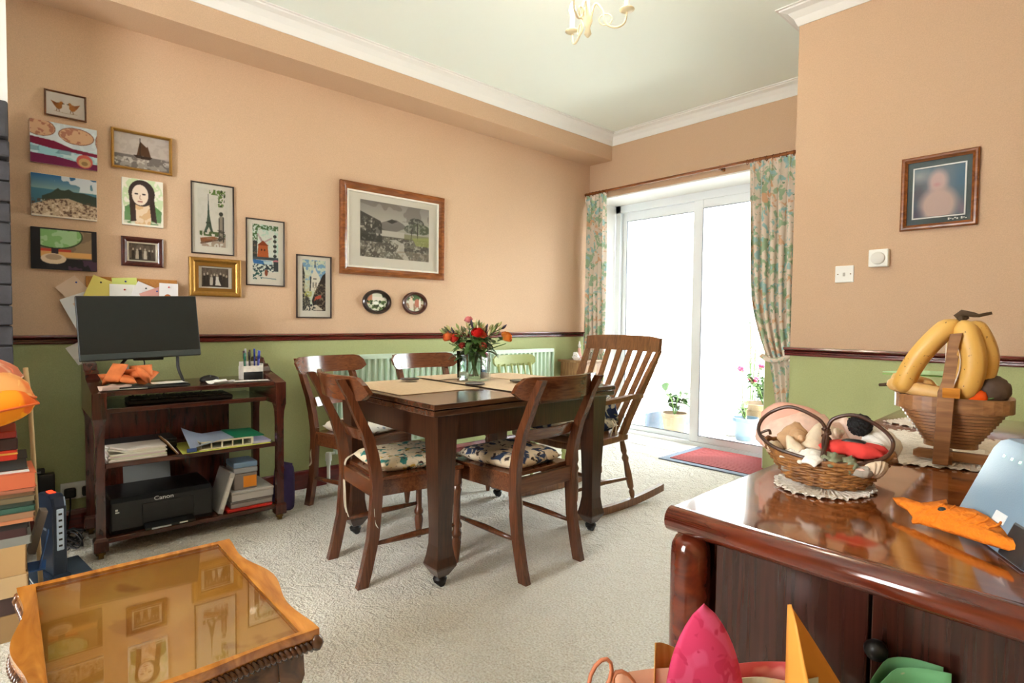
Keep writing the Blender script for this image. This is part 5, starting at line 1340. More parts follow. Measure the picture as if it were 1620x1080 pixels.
def rose(bm, c, d, r, seed):
    c, d = Vector(c), Vector(d).normalized(); q = d.to_track_quat('Z', 'Y').to_matrix()
    rg = random.Random(seed)
    for layer, (rr, n_, op, h) in enumerate(((.35, 3, .0, .95), (.58, 4, .1, .92), (.8, 5, .25, .8), (1.0, 5, .5, .62))):
        for k in range(n_):
            a0 = 2 * PI * (k + rg.random() * .3) / n_ + layer * .5; sp = 2 * PI / n_ * 1.15
            def f(u, v):
                a = a0 + (u - .5) * sp * (1 - .12 * v); rad = r * (.25 + (rr - .25 + .14 * op * v * v) * min(1, v * 1.5 + .1)) ; z = r * (-.55 + 1.45 * h * v - .18 * op * max(0, v - .6) * 3 - .16 * (2 * u - 1) ** 2 * v)
                return c + q @ Vector((math.cos(a) * rad, math.sin(a) * rad, z))
            grid(bm, 4, 4, f)
FL = [  # dx along image right, height above the vase rim, depth, colour, radius, label
    (-.135, .075, .02, (240, 120, 60), .034, 'orange rose at far left of the bouquet'), (-.10, .065, .05, (214, 60, 50), .026, 'red rosebud beside the left orange rose'), (.02, .095, .06, (216, 30, 24), .034, 'bright red rose at the front of the bouquet'), (.045, .085, .05, (236, 104, 70), .024, 'small orange rose just right of the red rose'),
    (.17, .075, .0, (246, 140, 50), .034, 'orange rose at far right of the bouquet'), (-.035, .165, -.02, (226, 130, 130), .024, 'pink and purple rose at the top of the bouquet'), (.05, .03, .08, (190, 80, 60), .02, 'dull red bud low at the front of the bouquet'), (-.06, .03, .075, (186, 66, 56), .018, 'small red bud low at left of the bouquet')]
ri, fw_ = Vector((.669, .743, 0)), Vector((.743, -.669, 0))     # across the view, towards the viewer
base = Vector((VX, VY, VZ + H))
for i, (dx, dz, dd, c, r, lb) in enumerate(FL):
    top = base + ri * dx + fw_ * dd + Vector((0, 0, dz)); root = Vector((VX - dx * .12, VY - dx * .12, VZ + .02))
    t = thing('rose', lb, 'flower', root, 0, 'flowers in the glass vase')
    mid = base + ri * dx * .2 + fw_ * dd * .2
    linkw('stem', tube(B(), spline([root, mid - Vector((0, 0, .02)), top - Vector((0, 0, r))], 6), .003, 6), MAT['stem'], t, True)
    bm = B(); d = (top - mid).normalized() + Vector((0, 0, .5)) + fw_ * .35; rose(bm, top, d, r, i); linkw('bloom', bm, plain('rose_%d' % i, c, .6, var=.25, bscale=60), t, True)
    bm = B()
    for k in range(5): leaf(bm, mid.lerp(top, .25 + .14 * k), Vector((random.uniform(-1, 1), random.uniform(-1, 1), .3)), .06, .017)
    for k in range(5): leaf(bm, top - d.normalized() * r * .7, Vector((math.cos(k * 1.25), math.sin(k * 1.25), .2)), .022, .005)
    lf = linkw('leaves', bm, MAT['leaf'], t, True)
rg = random.Random(12)
bc = [(146, 160, 96), (104, 112, 70), (176, 168, 110), (70, 58, 74), (206, 200, 150)]
for i in range(17):
    dx = -.155 + .31 * (i + .5) / 17 + rg.uniform(-.012, .012); dd = rg.uniform(-.05, .07); dz = .125 + .075 * rg.random() - abs(dx) * .42
    top = base + ri * dx + fw_ * dd + Vector((0, 0, dz)); root = Vector((VX + dx * -.1, VY + dx * .1, VZ + .03))
    t = thing('bud_spray', ['leftmost', 'second', 'third', 'fourth', 'fifth', 'sixth', 'seventh', 'eighth', 'middle', 'tenth', 'eleventh', 'twelfth', 'thirteenth', 'fourteenth', 'fifteenth', 'sixteenth', 'rightmost'][i] + (' spray of greenish buds in the vase' if i in (0, 8, 16) else ' spray of greenish buds counted from the left in the vase'), 'flower', root, 0, 'bud sprays in the glass vase')
    mid = base + ri * dx * .25 + fw_ * dd * .2
    linkw('stem', tube(B(), spline([root, mid, top], 6), .0018, 5), MAT['stem'], t, True)
    d = (top - mid).normalized()
    for k in range(3):
        q = top + ri * .022 * (k - 1) + Vector((0, 0, -.014 * abs(k - 1))) + fw_ * .012 * rg.uniform(-1, 1)
        if k != 1: linkw('side_stem', tube(B(), [mid.lerp(top, .7), q], .0013, 5), MAT['stem'], t, True)
        Mq = (d + ri * .3 * (k - 1)).to_track_quat('Z', 'Y').to_matrix()
        linkw('bud', lathe(B(), [(.001, -.016), (.0065, -.006), (.0075, .004), (.003, .018), (.0008, .022)], 8, q, Mq), plain('bud_%d_%d' % (i, k), bc[(i + k) % 5], .6), t, True)
t = thing('greenery', 'dark green foliage hanging over the rim of the glass vase', 'foliage', base)
t['kind'] = 'stuff'
bm = B()
for i in range(70):
    a = rg.uniform(0, 2 * PI); rr = rg.uniform(.02, .11)
    leaf(bm, base + Vector((math.cos(a) * rr * .7, math.sin(a) * rr * .7, rg.uniform(-.02, .09) - rr * .3)), Vector((math.cos(a), math.sin(a), rg.uniform(-.3, .6))), rg.uniform(.045, .085), rg.uniform(.014, .024), droop=.5)
linkw('leaves', bm, MAT['leaf'], t, True)['kind'] = 'stuff'
# ================================================================== SIDEBOARD AND WHAT STANDS ON IT
SZT = .78
MAT['rosewood'] = wood('glossy_rosewood', (70, 24, 12), (168, 92, 40), (3, 14, 3), .07, .8, .6, 2.5)
MAT['rosewoodv'] = wood('rosewood_front', (36, 16, 12), (66, 32, 23), (50, 50, 1.5), .22, .25, .4, 1.0)
MAT['rosewoodr'] = wood('rosewood_edge', (66, 22, 14), (118, 48, 26), (4, 26, 26), .12, .7)
sb = thing('sideboard', 'glossy red-brown sideboard with rolled edge and round corner posts, right foreground', 'sideboard', (-.2, 1.7, 0))
SX0, SX1, SY0, SY1 = -.535, .3, .862, 2.56
bm = B(); prism(bm, [(SX0 + .012, SY0 + .01), (SX1, SY0 + .01), (SX1, SY1), (SX0 - .05, SY1), (SX0 - .005, SY0 + .5)], SZT - .026, SZT)
linkw('top', bm, MAT['rosewood'], sb)
# rolled front edge and plain side edge
bm = tube(B(), [(SX0 - .004, SY0, SZT - .019), (SX0, SY0, SZT - .019), (SX1, SY0, SZT - .019)], [.012, .0215, .0215], 16); linkw('rolled_edge', bm, MAT['rosewoodr'], sb, True)
bm = B(); sweep(bm, [(SX0 + .004, SY0, SZT - .0135), (SX0 - .01, SY0 + .5, SZT - .0135), (SX0 - .06, SY1, SZT - .0135)], [[Vector((-.005, 0, -.011)), Vector((.01, 0, -.0135)), Vector((.01, 0, .0125)), Vector((-.004, 0, .0125))]] * 3)
linkw('side_edge', bm, MAT['rosewoodr'], sb, 30)
for x in (SX0 + .022, SX1 - .03):
    linkw('corner_post', lathe(B(), [(.034, .0), (.034, SZT - .085), (.032, SZT - .068), (.026, SZT - .055), (.014, SZT - .046), (.003, SZT - .043)], 24, (x, SY0 + .03, 0)), MAT['rosewoodr'], sb, True)
bm = B(); box(bm, SX0 + .03, SX1, SY0 + .052, SY1 - .03, .09, SZT - .026)
linkw('carcass', bm, MAT['rosewoodv'], sb)
for (x0, x1, kx) in ((SX0 + .066, -.240, -.25), (-.236, SX1 - .066, -.206)):
    d_ = linkw('door', bx(x0, x1, SY0 + .036, SY0 + .0515, .1, SZT - .05, .002), MAT['rosewoodv'], sb)
    if kx < -.21:
        linkw('knob', lathe(B(), [(.006, 0), (.006, .008), (.013, .014), (.015, .022), (.011, .03), (.003, .033)], 16, (-.224, SY0 + .036, .657), Matrix.Rotation(R(90), 3, 'X')), MAT['black'], d_, True)
for x in (SX0 + .06, SX1 - .06):
    for y in (SY0 + .12, SY1 - .1): linkw('foot', lathe(B(), [(.02, 0), (.035, .05), (.03, .09)], 16, (x, y, 0)), MAT['rosewoodr'], sb, 40)

# lace doilies
MAT['lace'] = plain('white_lace', (232, 224, 212), .9, var=.18, bscale=120, bump=.5)
def doily(label, pts, scallop, name='lace_doily', z=SZT + .0006, amp=.006):
    c = Vector((sum(p[0] for p in pts) / len(pts), sum(p[1] for p in pts) / len(pts), z))
    t = thing(name, label, 'doily', c)
    P = []; n = len(pts)
    for i in range(n):
        a, b_ = Vector(pts[i]), Vector(pts[(i + 1) % n]); L_ = (b_ - a).length; k = max(2, int(L_ / scallop)); d = (b_ - a).normalized(); nn = Vector((d.y, -d.x))
        for j in range(k * 5):
            u = j / (k * 5); q = a.lerp(b_, u) + nn * amp * abs(math.sin(u * k * PI)); P.append(q)
    bm = B(); cv = Vector((c.x, c.y)); rings = []
    for s_ in (1, .94, .8, .55, .25):
        rings.append([bm.verts.new(((q.x - c.x) * s_, (q.y - c.y) * s_, .0022 + (.0024 * math.sin(i * .9) if s_ == 1 else 0) + (.0012 * math.sin(i * 1.7 + s_ * 9)))) for i, q in enumerate(P)])
    for r0, r1 in zip(rings, rings[1:]):
        for i in range(len(P)):
            bm.faces.new((r0[i], r0[(i + 1) % len(P)], r1[(i + 1) % len(P)], r1[i]))
    bm.faces.new(rings[-1])
    link('cloth', bm, MAT['lace'], t)
    bm = B()
    for i in range(0, len(P), 5):
        q = P[i]; tube(bm, [(q.x - c.x + .004 * math.cos(k * PI / 4), q.y - c.y + .004 * math.sin(k * PI / 4), .004) for k in range(8)], .0012, 5, closed=True)
    link('picot_edge', bm, MAT['lace'], t)['kind'] = 'stuff'
    return t
doily('large white lace cloth under the wooden fruit bowl', [(-.43, 1.50), (-.2, 1.60), (-.10, 1.75), (-.14, 2.04), (-.32, 2.06), (-.56, 1.98)], .022)
doily('small white lace mat behind the fruit bowl near the sideboard far end', [(-.55, 2.16), (-.40, 2.1), (-.34, 2.3), (-.50, 2.38)], .022)
BC = Vector((-.408, 1.215, SZT))
doily('white lace mat under the shell basket', [(BC.x + .085 * math.cos(k * PI / 6 + .2), BC.y - .005 + .105 * math.sin(k * PI / 6 + .2)) for k in range(12)], .014)

# ------------------------------------------------------------------ woven basket of shells
ba = math.atan2(.743, .669); bb = R(9)
bk = thing('shell_basket', 'brown woven boat-shaped basket with two looped handles, full of seashells', 'basket', BC + Vector((0, 0, .0065)), bb)
MAT['cane'] = wood('brown_cane', (104, 62, 26), (180, 122, 62), (30, 30, 30), .5, .1)
MAT['canedark'] = wood('dark_cane', (48, 26, 16), (88, 50, 28), (30, 30, 30), .4, .2)
def bshape(a, v):
    """a: angle, v: 0 bottom .. 1 rim"""
    ca, sa = math.cos(a), math.sin(a)
    rx, ry = lerp(.064, .113, v ** .8), lerp(.046, .076, v ** .7)
    z = .048 * v + .019 * v * abs(ca) ** 3
    return Vector((ca * rx, sa * ry, z))
NS = 30
for k in range(NS):
    a = 2 * PI * k / NS
    tube_b = tube(B(), [bshape(a, v / 6) * 1.0 for v in range(7)], .0022, 5)
    link('stake', tube_b, MAT['cane'], bk, True)
for j in range(13):
    v = (j + .5) / 13.2
    pts = []
    for k in range(NS * 2):
        a = 2 * PI * k / (NS * 2); p = bshape(a, min(1, v + .035 * math.sin(a * 2 + j)))
        off = .0032 * (1 if ((k // 2 + j) % 2) else -1) * (1 if k % 2 == 0 else .2)
        n_ = Vector((p.x / .14, p.y / .09, 0)).normalized(); pts.append(p + n_ * off)
    link('weaver', tube(B(), pts, .0031, 6, closed=True), MAT['cane'], bk, True)
bm = lathe(B(), [(.001, 0), (.066, 0), (.066, .003), (.001, .003)], 28, sy=.68); link('base', bm, MAT['cane'], bk)
for s_ in (0, 1): link('rim', tube(B(), [bshape(2 * PI * k / 40, 1.0) + Vector((0, 0, .004 + .003 * math.sin(k * 1.57 + s_ * PI))) * 1.0 for k in range(40)], .0038, 6, closed=True), MAT['cane'], bk, True)
curl = [bshape(PI, 1) + Vector((.0 - .012 * math.sin(t_ * 3), 0, .004 + .016 * t_)) for t_ in (0, .3, .6, 1)]
link('end_curl', tube(B(), spline(curl + [curl[-1] + Vector((.008, 0, .002)), curl[-1] + Vector((.01, 0, -.006))], 5), .003, 6), MAT['canedark'], bk, True)
# two looped handles tied together in the middle
h1 = [(.004, -.02, .105), (-.012, -.02, .128), (-.06, -.02, .146), (-.098, -.02, .132), (-.118, -.03, .108), (-.112, -.045, .084), (-.075, -.062, .066), (-.01, -.074, .056)]
h2 = [(.004, -.02, .105), (.014, -.02, .13), (.05, -.02, .142), (.088, -.02, .126), (.112, -.02, .1), (.104, -.04, .074), (.066, -.062, .058), (.012, -.074, .055)]
for h in (h1, h2): link('handle', tube(B(), spline(h, 6), .0036, 7), MAT['canedark'], bk, True)
for s_ in (-1, 1): link('handle_post', tube(B(), spline([(.004 + s_ * .003, -.02, .11), (.005 - s_ * .003, -.04, .088), (.008 + s_ * .005, -.074, .056)], 5), .0038, 7), MAT['canedark'], bk, True)
link('binding', tube(B(), [(.004 + .007 * math.cos(k), -.024 + .007 * math.sin(k), .09 + .002 * k) for k in range(12)], .003, 6), MAT['canedark'], bk, True)
SH = {}
for nm, c in (('cream', (222, 200, 172)), ('tan', (200, 160, 120)), ('pinkish', (226, 190, 172)), ('white', (232, 226, 216)), ('mossy', (120, 124, 96)), ('grey', (170, 160, 148)), ('brown', (150, 110, 80))):
    SH[nm] = plain('shell_' + nm, c, .5, var=.22, bscale=70, bump=.3)
def place_in_basket(t, x, y, z):
    q = Matrix.Rotation(bb, 3, 'Z') @ Vector((x * .80, y * .86, z - .036)); t.location = BC + Vector((0, 0, .0065)) + q
def conch(label, x, y, z, L_, r, mat, eul, spikes=True):
    t = thing('conch_shell', label, 'shell', (0, 0, 0), 0, 'shells in the woven basket'); t.rotation_euler = eul; place_in_basket(t, x, y, z)
    prof = [(.06, -.5), (.3, -.42), (.55, -.25), (.85, -.02), (1, .12), (.62, .18), (.66, .26), (.4, .31), (.42, .37), (.22, .41), (.2, .46), (.02, .5)]
    bm = lathe(B(), [(max(.0005, p.x), p.z) for p in spline([(r * a, 0, L_ * b_) for a, b_ in prof], 3)], 24)
    for v in bm.verts:
        a = math.atan2(v.co.y, v.co.x); rr = math.hypot(v.co.x, v.co.y)
        k = 1 + (.22 * max(0, math.sin(a * 4 + 1)) if spikes and .0 < v.co.z / L_ < .2 else 0) + .08 * math.sin(a); v.co.x *= k; v.co.y *= k
    link('whorls', bm, mat, t, True)
    lip = grid(B(), 6, 8, lambda u, v: Vector((r * (.55 + .6 * u * math.sin(PI * v)), -r * .75 - r * .25 * u, L_ * (-.45 + .6 * v))), .002); link('lip', lip, SH['pinkish'], t, True)
    return t
def clam(label, x, y, z, w_, mat, eul, inside=None):
    t = thing('clam_shell', label, 'shell', (0, 0, 0), 0, 'shells in the woven basket'); t.rotation_euler = eul; place_in_basket(t, x, y, z)
    def f(u, v):
        a = PI * (u - .5) * .94 ; rr = w_ * v * (1 + .02 * math.cos(u * 60))
        return Vector((math.sin(a) * rr * .62, rr * math.cos(a) - w_ * .5, w_ * .38 * math.sin(PI * min(1, v * .9)) * (1 - .8 * abs(2 * u - 1) ** 3) + .0012 * math.cos(u * 60) * v))
    link('valve', grid(B(), 36, 8, f, .003), mat, t, True)
    link('hinge', blob(B(), (0, -w_ * .48, .002), .006, .004, .004, sub=2), mat, t, True)
    return t
def pebble(label, x, y, z, rx, ry, rz_, mat, seed, nz=.3, name='shell', slit=True):
    t = thing(name, label, 'shell', (0, 0, 0), 0, 'shells in the woven basket'); place_in_basket(t, x, y, z); t.rotation_euler = (0, 0, bb + seed)
    link('body', blob(B(), (0, 0, 0), rx, ry, rz_, nz, 24, 3, seed=seed), mat, t, True)
    link('aperture', blob(B(), (rx * .2, -ry * .82, rz_ * .3), rx * .45, ry * .2, rz_ * .18, .1, 20, 2), SH['pinkish'], t, True)
    return t
# filling under the visible layer keeps the top shells at rim height
pebble('pale shells heaped at the bottom of the basket, left half', -.042, .0, .066, .058, .042, .024, SH['grey'], 1, .25)
pebble('pale shells heaped at the bottom of the basket, right half', .042, .0, .064, .058, .042, .022, SH['tan'], 2, .25)
conch('large knobbly tan conch at left of the basket', -.078, .01, .108, .085, .031, SH['tan'], (R(70), R(20), R(40)))
conch('smooth cream conch in the middle left of the basket', -.028, .0, .108, .09, .025, SH['cream'], (R(160), R(12), R(20)), False)
conch('cream conch with a brown mouth standing behind the middle ones', -.008, .035, .12, .08, .026, SH['cream'], (R(60), R(-30), R(100)))
conch('small cream conch in front of the knobbly one', -.062, -.04, .10, .06, .018, SH['cream'], (R(150), R(-14), R(60)), False)
clam('large ribbed white fan shell at right of the basket', .1, .04, .112, .085, SH['white'], (R(70), R(-30), R(70)))
clam('open cream half shell at right front of the basket', .105, -.045, .088, .05, SH['cream'], (R(130), R(14), R(60)))
clam('flat white clam at left front of the basket', -.018, -.066, .088, .055, SH['white'], (R(10), R(0), R(-30)))
clam('small white clam lying deep at the front of the basket', -.06, -.055, .088, .04, SH['white'], (R(20), R(10), R(20)))
pebble('barnacled mossy shell at the front middle of the basket', .028, -.066, .092, .022, .016, .015, SH['mossy'], 4, .7)
pebble('barnacled grey-green shell right of the mossy one', .062, -.06, .088, .021, .016, .014, SH['mossy'], 5, .8)
pebble('pale grey shell between mossy shell and open half shell', .082, -.062, .082, .022, .016, .014, SH['grey'], 6, .3)
pebble('brown pointed shell at the right tip of the basket', .128, -.012, .1, .02, .012, .012, SH['brown'], 7, .5)
pebble('long pale shell at the left tip of the basket', -.115, -.02, .095, .03, .016, .012, SH['cream'], 8, .3)
pebble('small white shell at front left rim of the basket', -.045, -.074, .086, .008, .007, .008, SH['white'], 9, .2)
pebble('tiny white shell beside the small one at the front rim', -.032, -.077, .084, .006, .006, .008, SH['white'], 10, .2)
pebble('grey shell behind the red toy in the basket', .04, .03, .1, .03, .022, .02, SH['grey'], 11, .3)
t = thing('felt_toy', 'red felt toy with black woolly pompom head lying among the shells', 'toy', (0, 0, 0)); place_in_basket(t, .062, -.018, .112); t.rotation_euler = (0, 0, bb)
MAT['redfelt'] = plain('red_felt', (222, 62, 54), .85, var=.2, bscale=60)
bm = cushion(B(), .11, .06, .03, n=10, shape=lambda u, v: (u * .056 * (1 - .25 * abs(v)) + .008 * math.sin(v * 5), v * .03 * (1 + .2 * math.sin(u * 6))), p=3)
link('body', bm, MAT['redfelt'], t, True)
link('belt', cushion(B(), .04, .02, .008, c=(.0, .0, .015), n=6), MAT['black'], t, True); link('collar', cushion(B(), .05, .014, .008, c=(.02, .012, .012), n=6), SH['white'], t, True)
hd = blob(B(), (.006, .022, .044), .021, .021, .021, .0, 20, 4)
for v in hd.verts: v.co += (v.co - Vector((.006, .022, .044))) * .16 * mnoise.noise(v.co * 300)
link('pompom_head', hd, plain('black_wool', (18, 18, 20), .95), t)
# big shells behind the basket
t = thing('conch_shell', 'large pink queen conch behind the shell basket at its left', 'shell', (-.49, 1.35, SZT + .062), R(25))
bm = lathe(B(), [(.012, -.11), (.04, -.08), (.06, -.02), (.058, .03), (.04, .045), (.042, .06), (.022, .075), (.02, .09), (.004, .1)], 20, M=Matrix.Rotation(R(90), 3, 'Y'))
link('whorls', bm, SH['pinkish'], t, True)
def f(u, v): return Vector((-.10 + .19 * v, -.02 - .02 * u + .05 * u * u, -.02 + .10 * u ** .8 * math.sin(PI * min(1, .25 + v * .75)) + .004 * math.sin(v * 12)))
link('flared_lip', grid(B(), 12, 14, f, .004), plain('pink_lip', (228, 172, 152), .35, var=.12, bscale=25), t, True)
t = thing('clam_shell', 'big pale pink scallop shell behind the shell basket at its right', 'shell', (-.415, 1.375, SZT + .055), R(18))
def f(u, v):
    a = PI * (u - .5) * .8; rr = .115 * v
    return Vector((math.sin(a) * rr * .8, .02 - .03 * math.sin(PI * v * .9), rr * math.cos(a) - .054 + .002 * math.cos(u * 70) * v))
link('valve', grid(B(), 48, 8, f, .004), plain('pale_pink_shell', (226, 196, 182), .5, var=.12, bscale=40), t, True)
link('hinge', bx(-.03, .03, .012, .024, -.055, -.04, .003), SH['white'], t)

# ------------------------------------------------------------------ fruit bowl
fa = R(9.8)
fb = thing('fruit_bowl', 'wooden slatted spiral fruit bowl on a folding stand, on the lace cloth', 'bowl', (-.29, 1.675, SZT + .0075), fa)
MAT['bowl'] = wood('pale_brown_bowl_wood', (124, 82, 48), (172, 120, 74), (5, 50, 50), .4, .2)
def oct_(r, k=.82):
    P = []
    for i in range(40):
        a = 2 * PI * i / 40; ca, sa = math.cos(a), math.sin(a); e = 2.8
        q = (abs(ca) ** e + abs(sa) ** e) ** (-1 / e); P.append((ca * q * r, sa * q * r * k))
    return P
def ring(name, r, z0, z1, th):
    bm = B(); o_, i_ = oct_(r), oct_(r - th); V = [[bm.verts.new((x, y, z)) for x, y in P] for P, z in ((o_, z0), (o_, z1), (i_, z1), (i_, z0))]
    for a in range(4):
        for k in range(40): bm.faces.new((V[a][k], V[a][(k + 1) % 40], V[(a + 1) % 4][(k + 1) % 40], V[(a + 1) % 4][k]))
    return link(name, bm, MAT['bowl'], fb)
ring('rim', .113, .118, .150, .011)
nr = 11
for i in range(nr):
    u = i / (nr - 1); ring('spiral_ring', lerp(.101, .052, u), .1185 - .0078 * (i + 1) + .0016, .1185 - .0078 * i, .0125)
link('bowl_floor', prism(B(), oct_(.052), .028, .034), MAT['bowl'], fb)
# stand: upright strip in front, short cross foot
bm = B(); prism(bm, [(-.019, 0), (.01, 0), (.017, .17), (.013, .17), (.021, .245), (.016, .25), (.026, .298), (.004, .295), (-.0, .262), (-.006, .19), (-.014, .165)], -.112, -.1, 'y', bev=.001, M=Matrix.Translation((-.012, 0, 0)))
link('handle_strip', bm, MAT['bowl'], fb)
link('cross_foot', prism(B(), [(-.07, .004), (-.06, 0), (.07, 0), (.07, .022), (-.06, .022), (-.07, .016)], -.05, -.035, 'y', bev=.002), MAT['bowl'], fb)
link('foot_block', bx(-.03, .005, -.1, -.0, .0, .02, .002), MAT['bowl'], fb)
link('clip', bx(-.018, .014, -.113, -.099, .152, .175, .002), MAT['walnut'], fb)
def fpos(x, y, z): return fb.location + Matrix.Rotation(fa, 3, 'Z') @ Vector((x, y, z))
BAN = plain('banana_skin', (226, 172, 74), .45, var=.1, bscale=14)
def spotted():
    mt, N, L, P = newmat('spotted_banana_skin')
    tc = N.new('ShaderNodeTexCoord')
    v = N.new('ShaderNodeTexNoise'); v.inputs['Scale'].default_value = 120; L.new(tc.outputs['Object'], v.inputs['Vector'])
    r_ = N.new('ShaderNodeMapRange'); r_.inputs[1].default_value = .68; r_.inputs[2].default_value = .74; L.new(v.outputs['Fac'], r_.inputs[0])
    n = N.new('ShaderNodeTexNoise'); n.inputs['Scale'].default_value = 10; L.new(tc.outputs['Object'], n.inputs['Vector'])
    m1 = N.new('ShaderNodeMix'); m1.data_type = 'RGBA'; m1.inputs[6].default_value = lin((206, 150, 60)) + (1,); m1.inputs[7].default_value = lin((238, 192, 106)) + (1,); L.new(n.outputs['Fac'], m1.inputs[0])
    m2 = N.new('ShaderNodeMix'); m2.data_type = 'RGBA'; L.new(m1.outputs[2], m2.inputs[6]); m2.inputs[7].default_value = lin((90, 54, 24)) + (1,); L.new(r_.outputs[0], m2.inputs[0])
    L.new(m2.outputs[2], P.inputs['Base Color']); P.inputs['Roughness'].default_value = .45; return mt
BSP = spotted(); BTIP = plain('banana_tip', (74, 54, 30), .7)
def banana(label, pts, r, mat=BSP):
    pts = [(.88 * a - .02, .85 * b_ , c - .002) for a, b_, c in pts]
    t = thing('banana', label, 'banana', fpos(*pts[0]), fa, 'bananas in the fruit bowl')
    o0 = Vector(pts[0]); q = spline([Vector(p) - o0 for p in pts], 5); n = len(q)
    rad = []
    for i in range(n):
        u = i / (n - 1); rad.append(r * max(.26, min(1, u * 4.2 + .26) * min(1, (1 - u) * 5 + .3)))
    bm = tube(B(), q, rad, 7); link('skin', bm, mat, t, True)
    d0 = (q[0] - q[1]).normalized(); link('stem', tube(B(), [q[0], q[0] + d0 * .02], [r * .26, r * .22], 7), BTIP, t, True)
    d1 = (q[-1] - q[-2]).normalized(); link('tip', tube(B(), [q[-1], q[-1] + d1 * .006], [r * .3, r * .16], 7), BTIP, t, True)
banana('yellow banana at left of the upright bunch', [(.03, -.07, .325), (-.005, -.08, .30), (-.05, -.085, .245), (-.078, -.08, .19), (-.085, -.07, .155)], .0235)
banana('spotted banana in the middle of the upright bunch', [(.037, -.075, .325), (.048, -.095, .295), (.062, -.1, .24), (.055, -.095, .19), (.035, -.085, .15)], .025)
banana('curved spotted banana at right of the upright bunch', [(.045, -.06, .32), (.066, -.06, .3), (.086, -.055, .25), (.08, -.05, .2), (.06, -.045, .16)], .026)
banana('banana hidden at the back of the upright bunch', [(.035, -.05, .32), (.03, -.02, .28), (.03, -.005, .23), (.03, -.01, .18), (.03, -.02, .145)], .023)
t = thing('banana_stalk', 'dark dried stalk joining the upright banana bunch', 'stalk', fpos(.012, -.055, .333), fa)
link('stub', tube(B(), [(-.012, 0, .0), (0, 0, .01), (.02, .0, .006), (.03, 0, .004), (.052, 0, .01)], [.006, .008, .006, .004, .0035], 7), BTIP, t, True)
PALE = plain('pale_banana_skin', (216, 172, 106), .5, var=.16, bscale=20)
banana('pale banana lying along the left side of the bowl', [(-.12, -.05, .17), (-.10, -.06, .172), (-.06, -.075, .166), (-.01, -.085, .16), (.03, -.085, .155)], .017, PALE)
banana('short thick pale banana at the left rim of the bowl', [(-.105, .01, .178), (-.095, -.01, .18), (-.075, -.025, .18), (-.045, -.03, .172), (-.01, -.03, .162)], .02, PALE)
t = thing('avocado', 'dark brown round avocado at the right rim of the bowl', 'fruit', fpos(.064, -.04, .17), fa)
link('skin', blob(B(), (0, 0, 0), .04, .036, .035, .06, 60, 4), plain('dark_brown_skin', (82, 62, 46), .6, var=.2, bscale=40, bump=.2), t, True); link('stalk_end', cyl(B(), (-.036, 0, .012), (-.041, 0, .013), .004), BTIP, t)
t = thing('red_pepper', 'pointed orange-red pepper between banana and avocado', 'pepper', fpos(.026, -.07, .158), fa)
link('skin', lathe(B(), [(.002, -.042), (.01, -.032), (.016, -.01), (.019, .015), (.016, .03), (.006, .036)], 14, M=Matrix.Rotation(R(100), 3, 'Y')), plain('orange_red', (236, 86, 20), .25), t, True); link('stalk', tube(B(), [(.034, 0, -.006), (.046, 0, -.002)], .003, 6), MAT['stem'], t, True)
t = thing('lime', 'pale green fruit tucked behind the avocado', 'fruit', fpos(.03, .005, .168), fa)
link('skin', blob(B(), (0, 0, 0), .03, .028, .028, .05, 40, 3), plain('pale_green_fruit', (186, 200, 150), .4, var=.2, bscale=16), t, True); link('stalk_end', blob(B(), (0, 0, .028), .004, .004, .003, sub=2), BTIP, t, True)
t = thing('green_card', 'bright green folded card sticking out behind the bananas', 'card', fpos(-.06, .055, .186), fa)
Mx = Matrix.Rotation(R(-3), 4, 'X')
link('leaf', prism(B(), [(-.085, .0), (.09, -.03), (.09, .07), (-.02, .06)], 0, .0015, M=Mx), plain('bright_green_card', (126, 206, 90), .6), t)
link('top_leaf', prism(B(), [(-.085, .0), (.09, -.025), (.085, .065), (-.02, .058)], .003, .0045, M=Matrix.Rotation(R(4), 4, 'X') @ Matrix.Translation((0, 0, .002))), plain('pale_green_card', (186, 224, 170), .6), t)

# ------------------------------------------------------------------ slanted hub
e1 = Vector((.5087, -.861, 0)); e2 = Vector((.861, .5087, 0))
hb = thing('wireless_hub', 'slanted pale blue-grey wireless hub with green lights, at the right frame edge', 'router', (-.197, 1.158, SZT + .0005), math.atan2(e1.y, e1.x))
MAT['hub'] = plain('blue_grey_plastic', (126, 152, 172), .4, bump=.06, bscale=500)
hl, hh, sl = .205, .146, .06
Msh = Matrix(((1, 0, 0, 0), (0, 1, sl / hh, 0), (0, 0, 1, 0), (0, 0, 0, 1)))
bm = B(); prism(bm, [(0.0, 0), (hl, 0), (hl, hh), (.03, hh), (.012, hh - .006), (.003, hh - .02)], 0, .045, 'y', M=Msh, bev=.006)
link('body', bm, MAT['hub'], hb, 30)
link('dark_back', bx(.008, hl - .004, .0455, .075, 0.0, hh - .02, .008, M=Msh), plain('slate_plastic', (46, 54, 62), .4), hb)
link('dark_end', bx(hl - .06, hl + .004, -.001, .04, .002, .05, .004, M=Msh), MAT['darkgrey'], hb)
bm = B()
for k in range(4): link('status_light', bx(.045 + k * .022, .049 + k * .022, -.0012, .001, hh - .027, hh - .0235, M=Msh), emit('green_led_%d' % k, (190, 255, 190), 2.0), hb)
lg = link('logo', bx(.098, .128, -.001, .001, .036, .05, M=Msh), plain('white_mark', (226, 230, 232), .5), hb)
for k in range(3): link('small_text', bx(.098, .122 - .004 * k, -.0011, .001, .026 - k * .004, .0285 - k * .004, M=Msh), plain('pale_mark_%d' % k, (170, 186, 196), .5), lg)
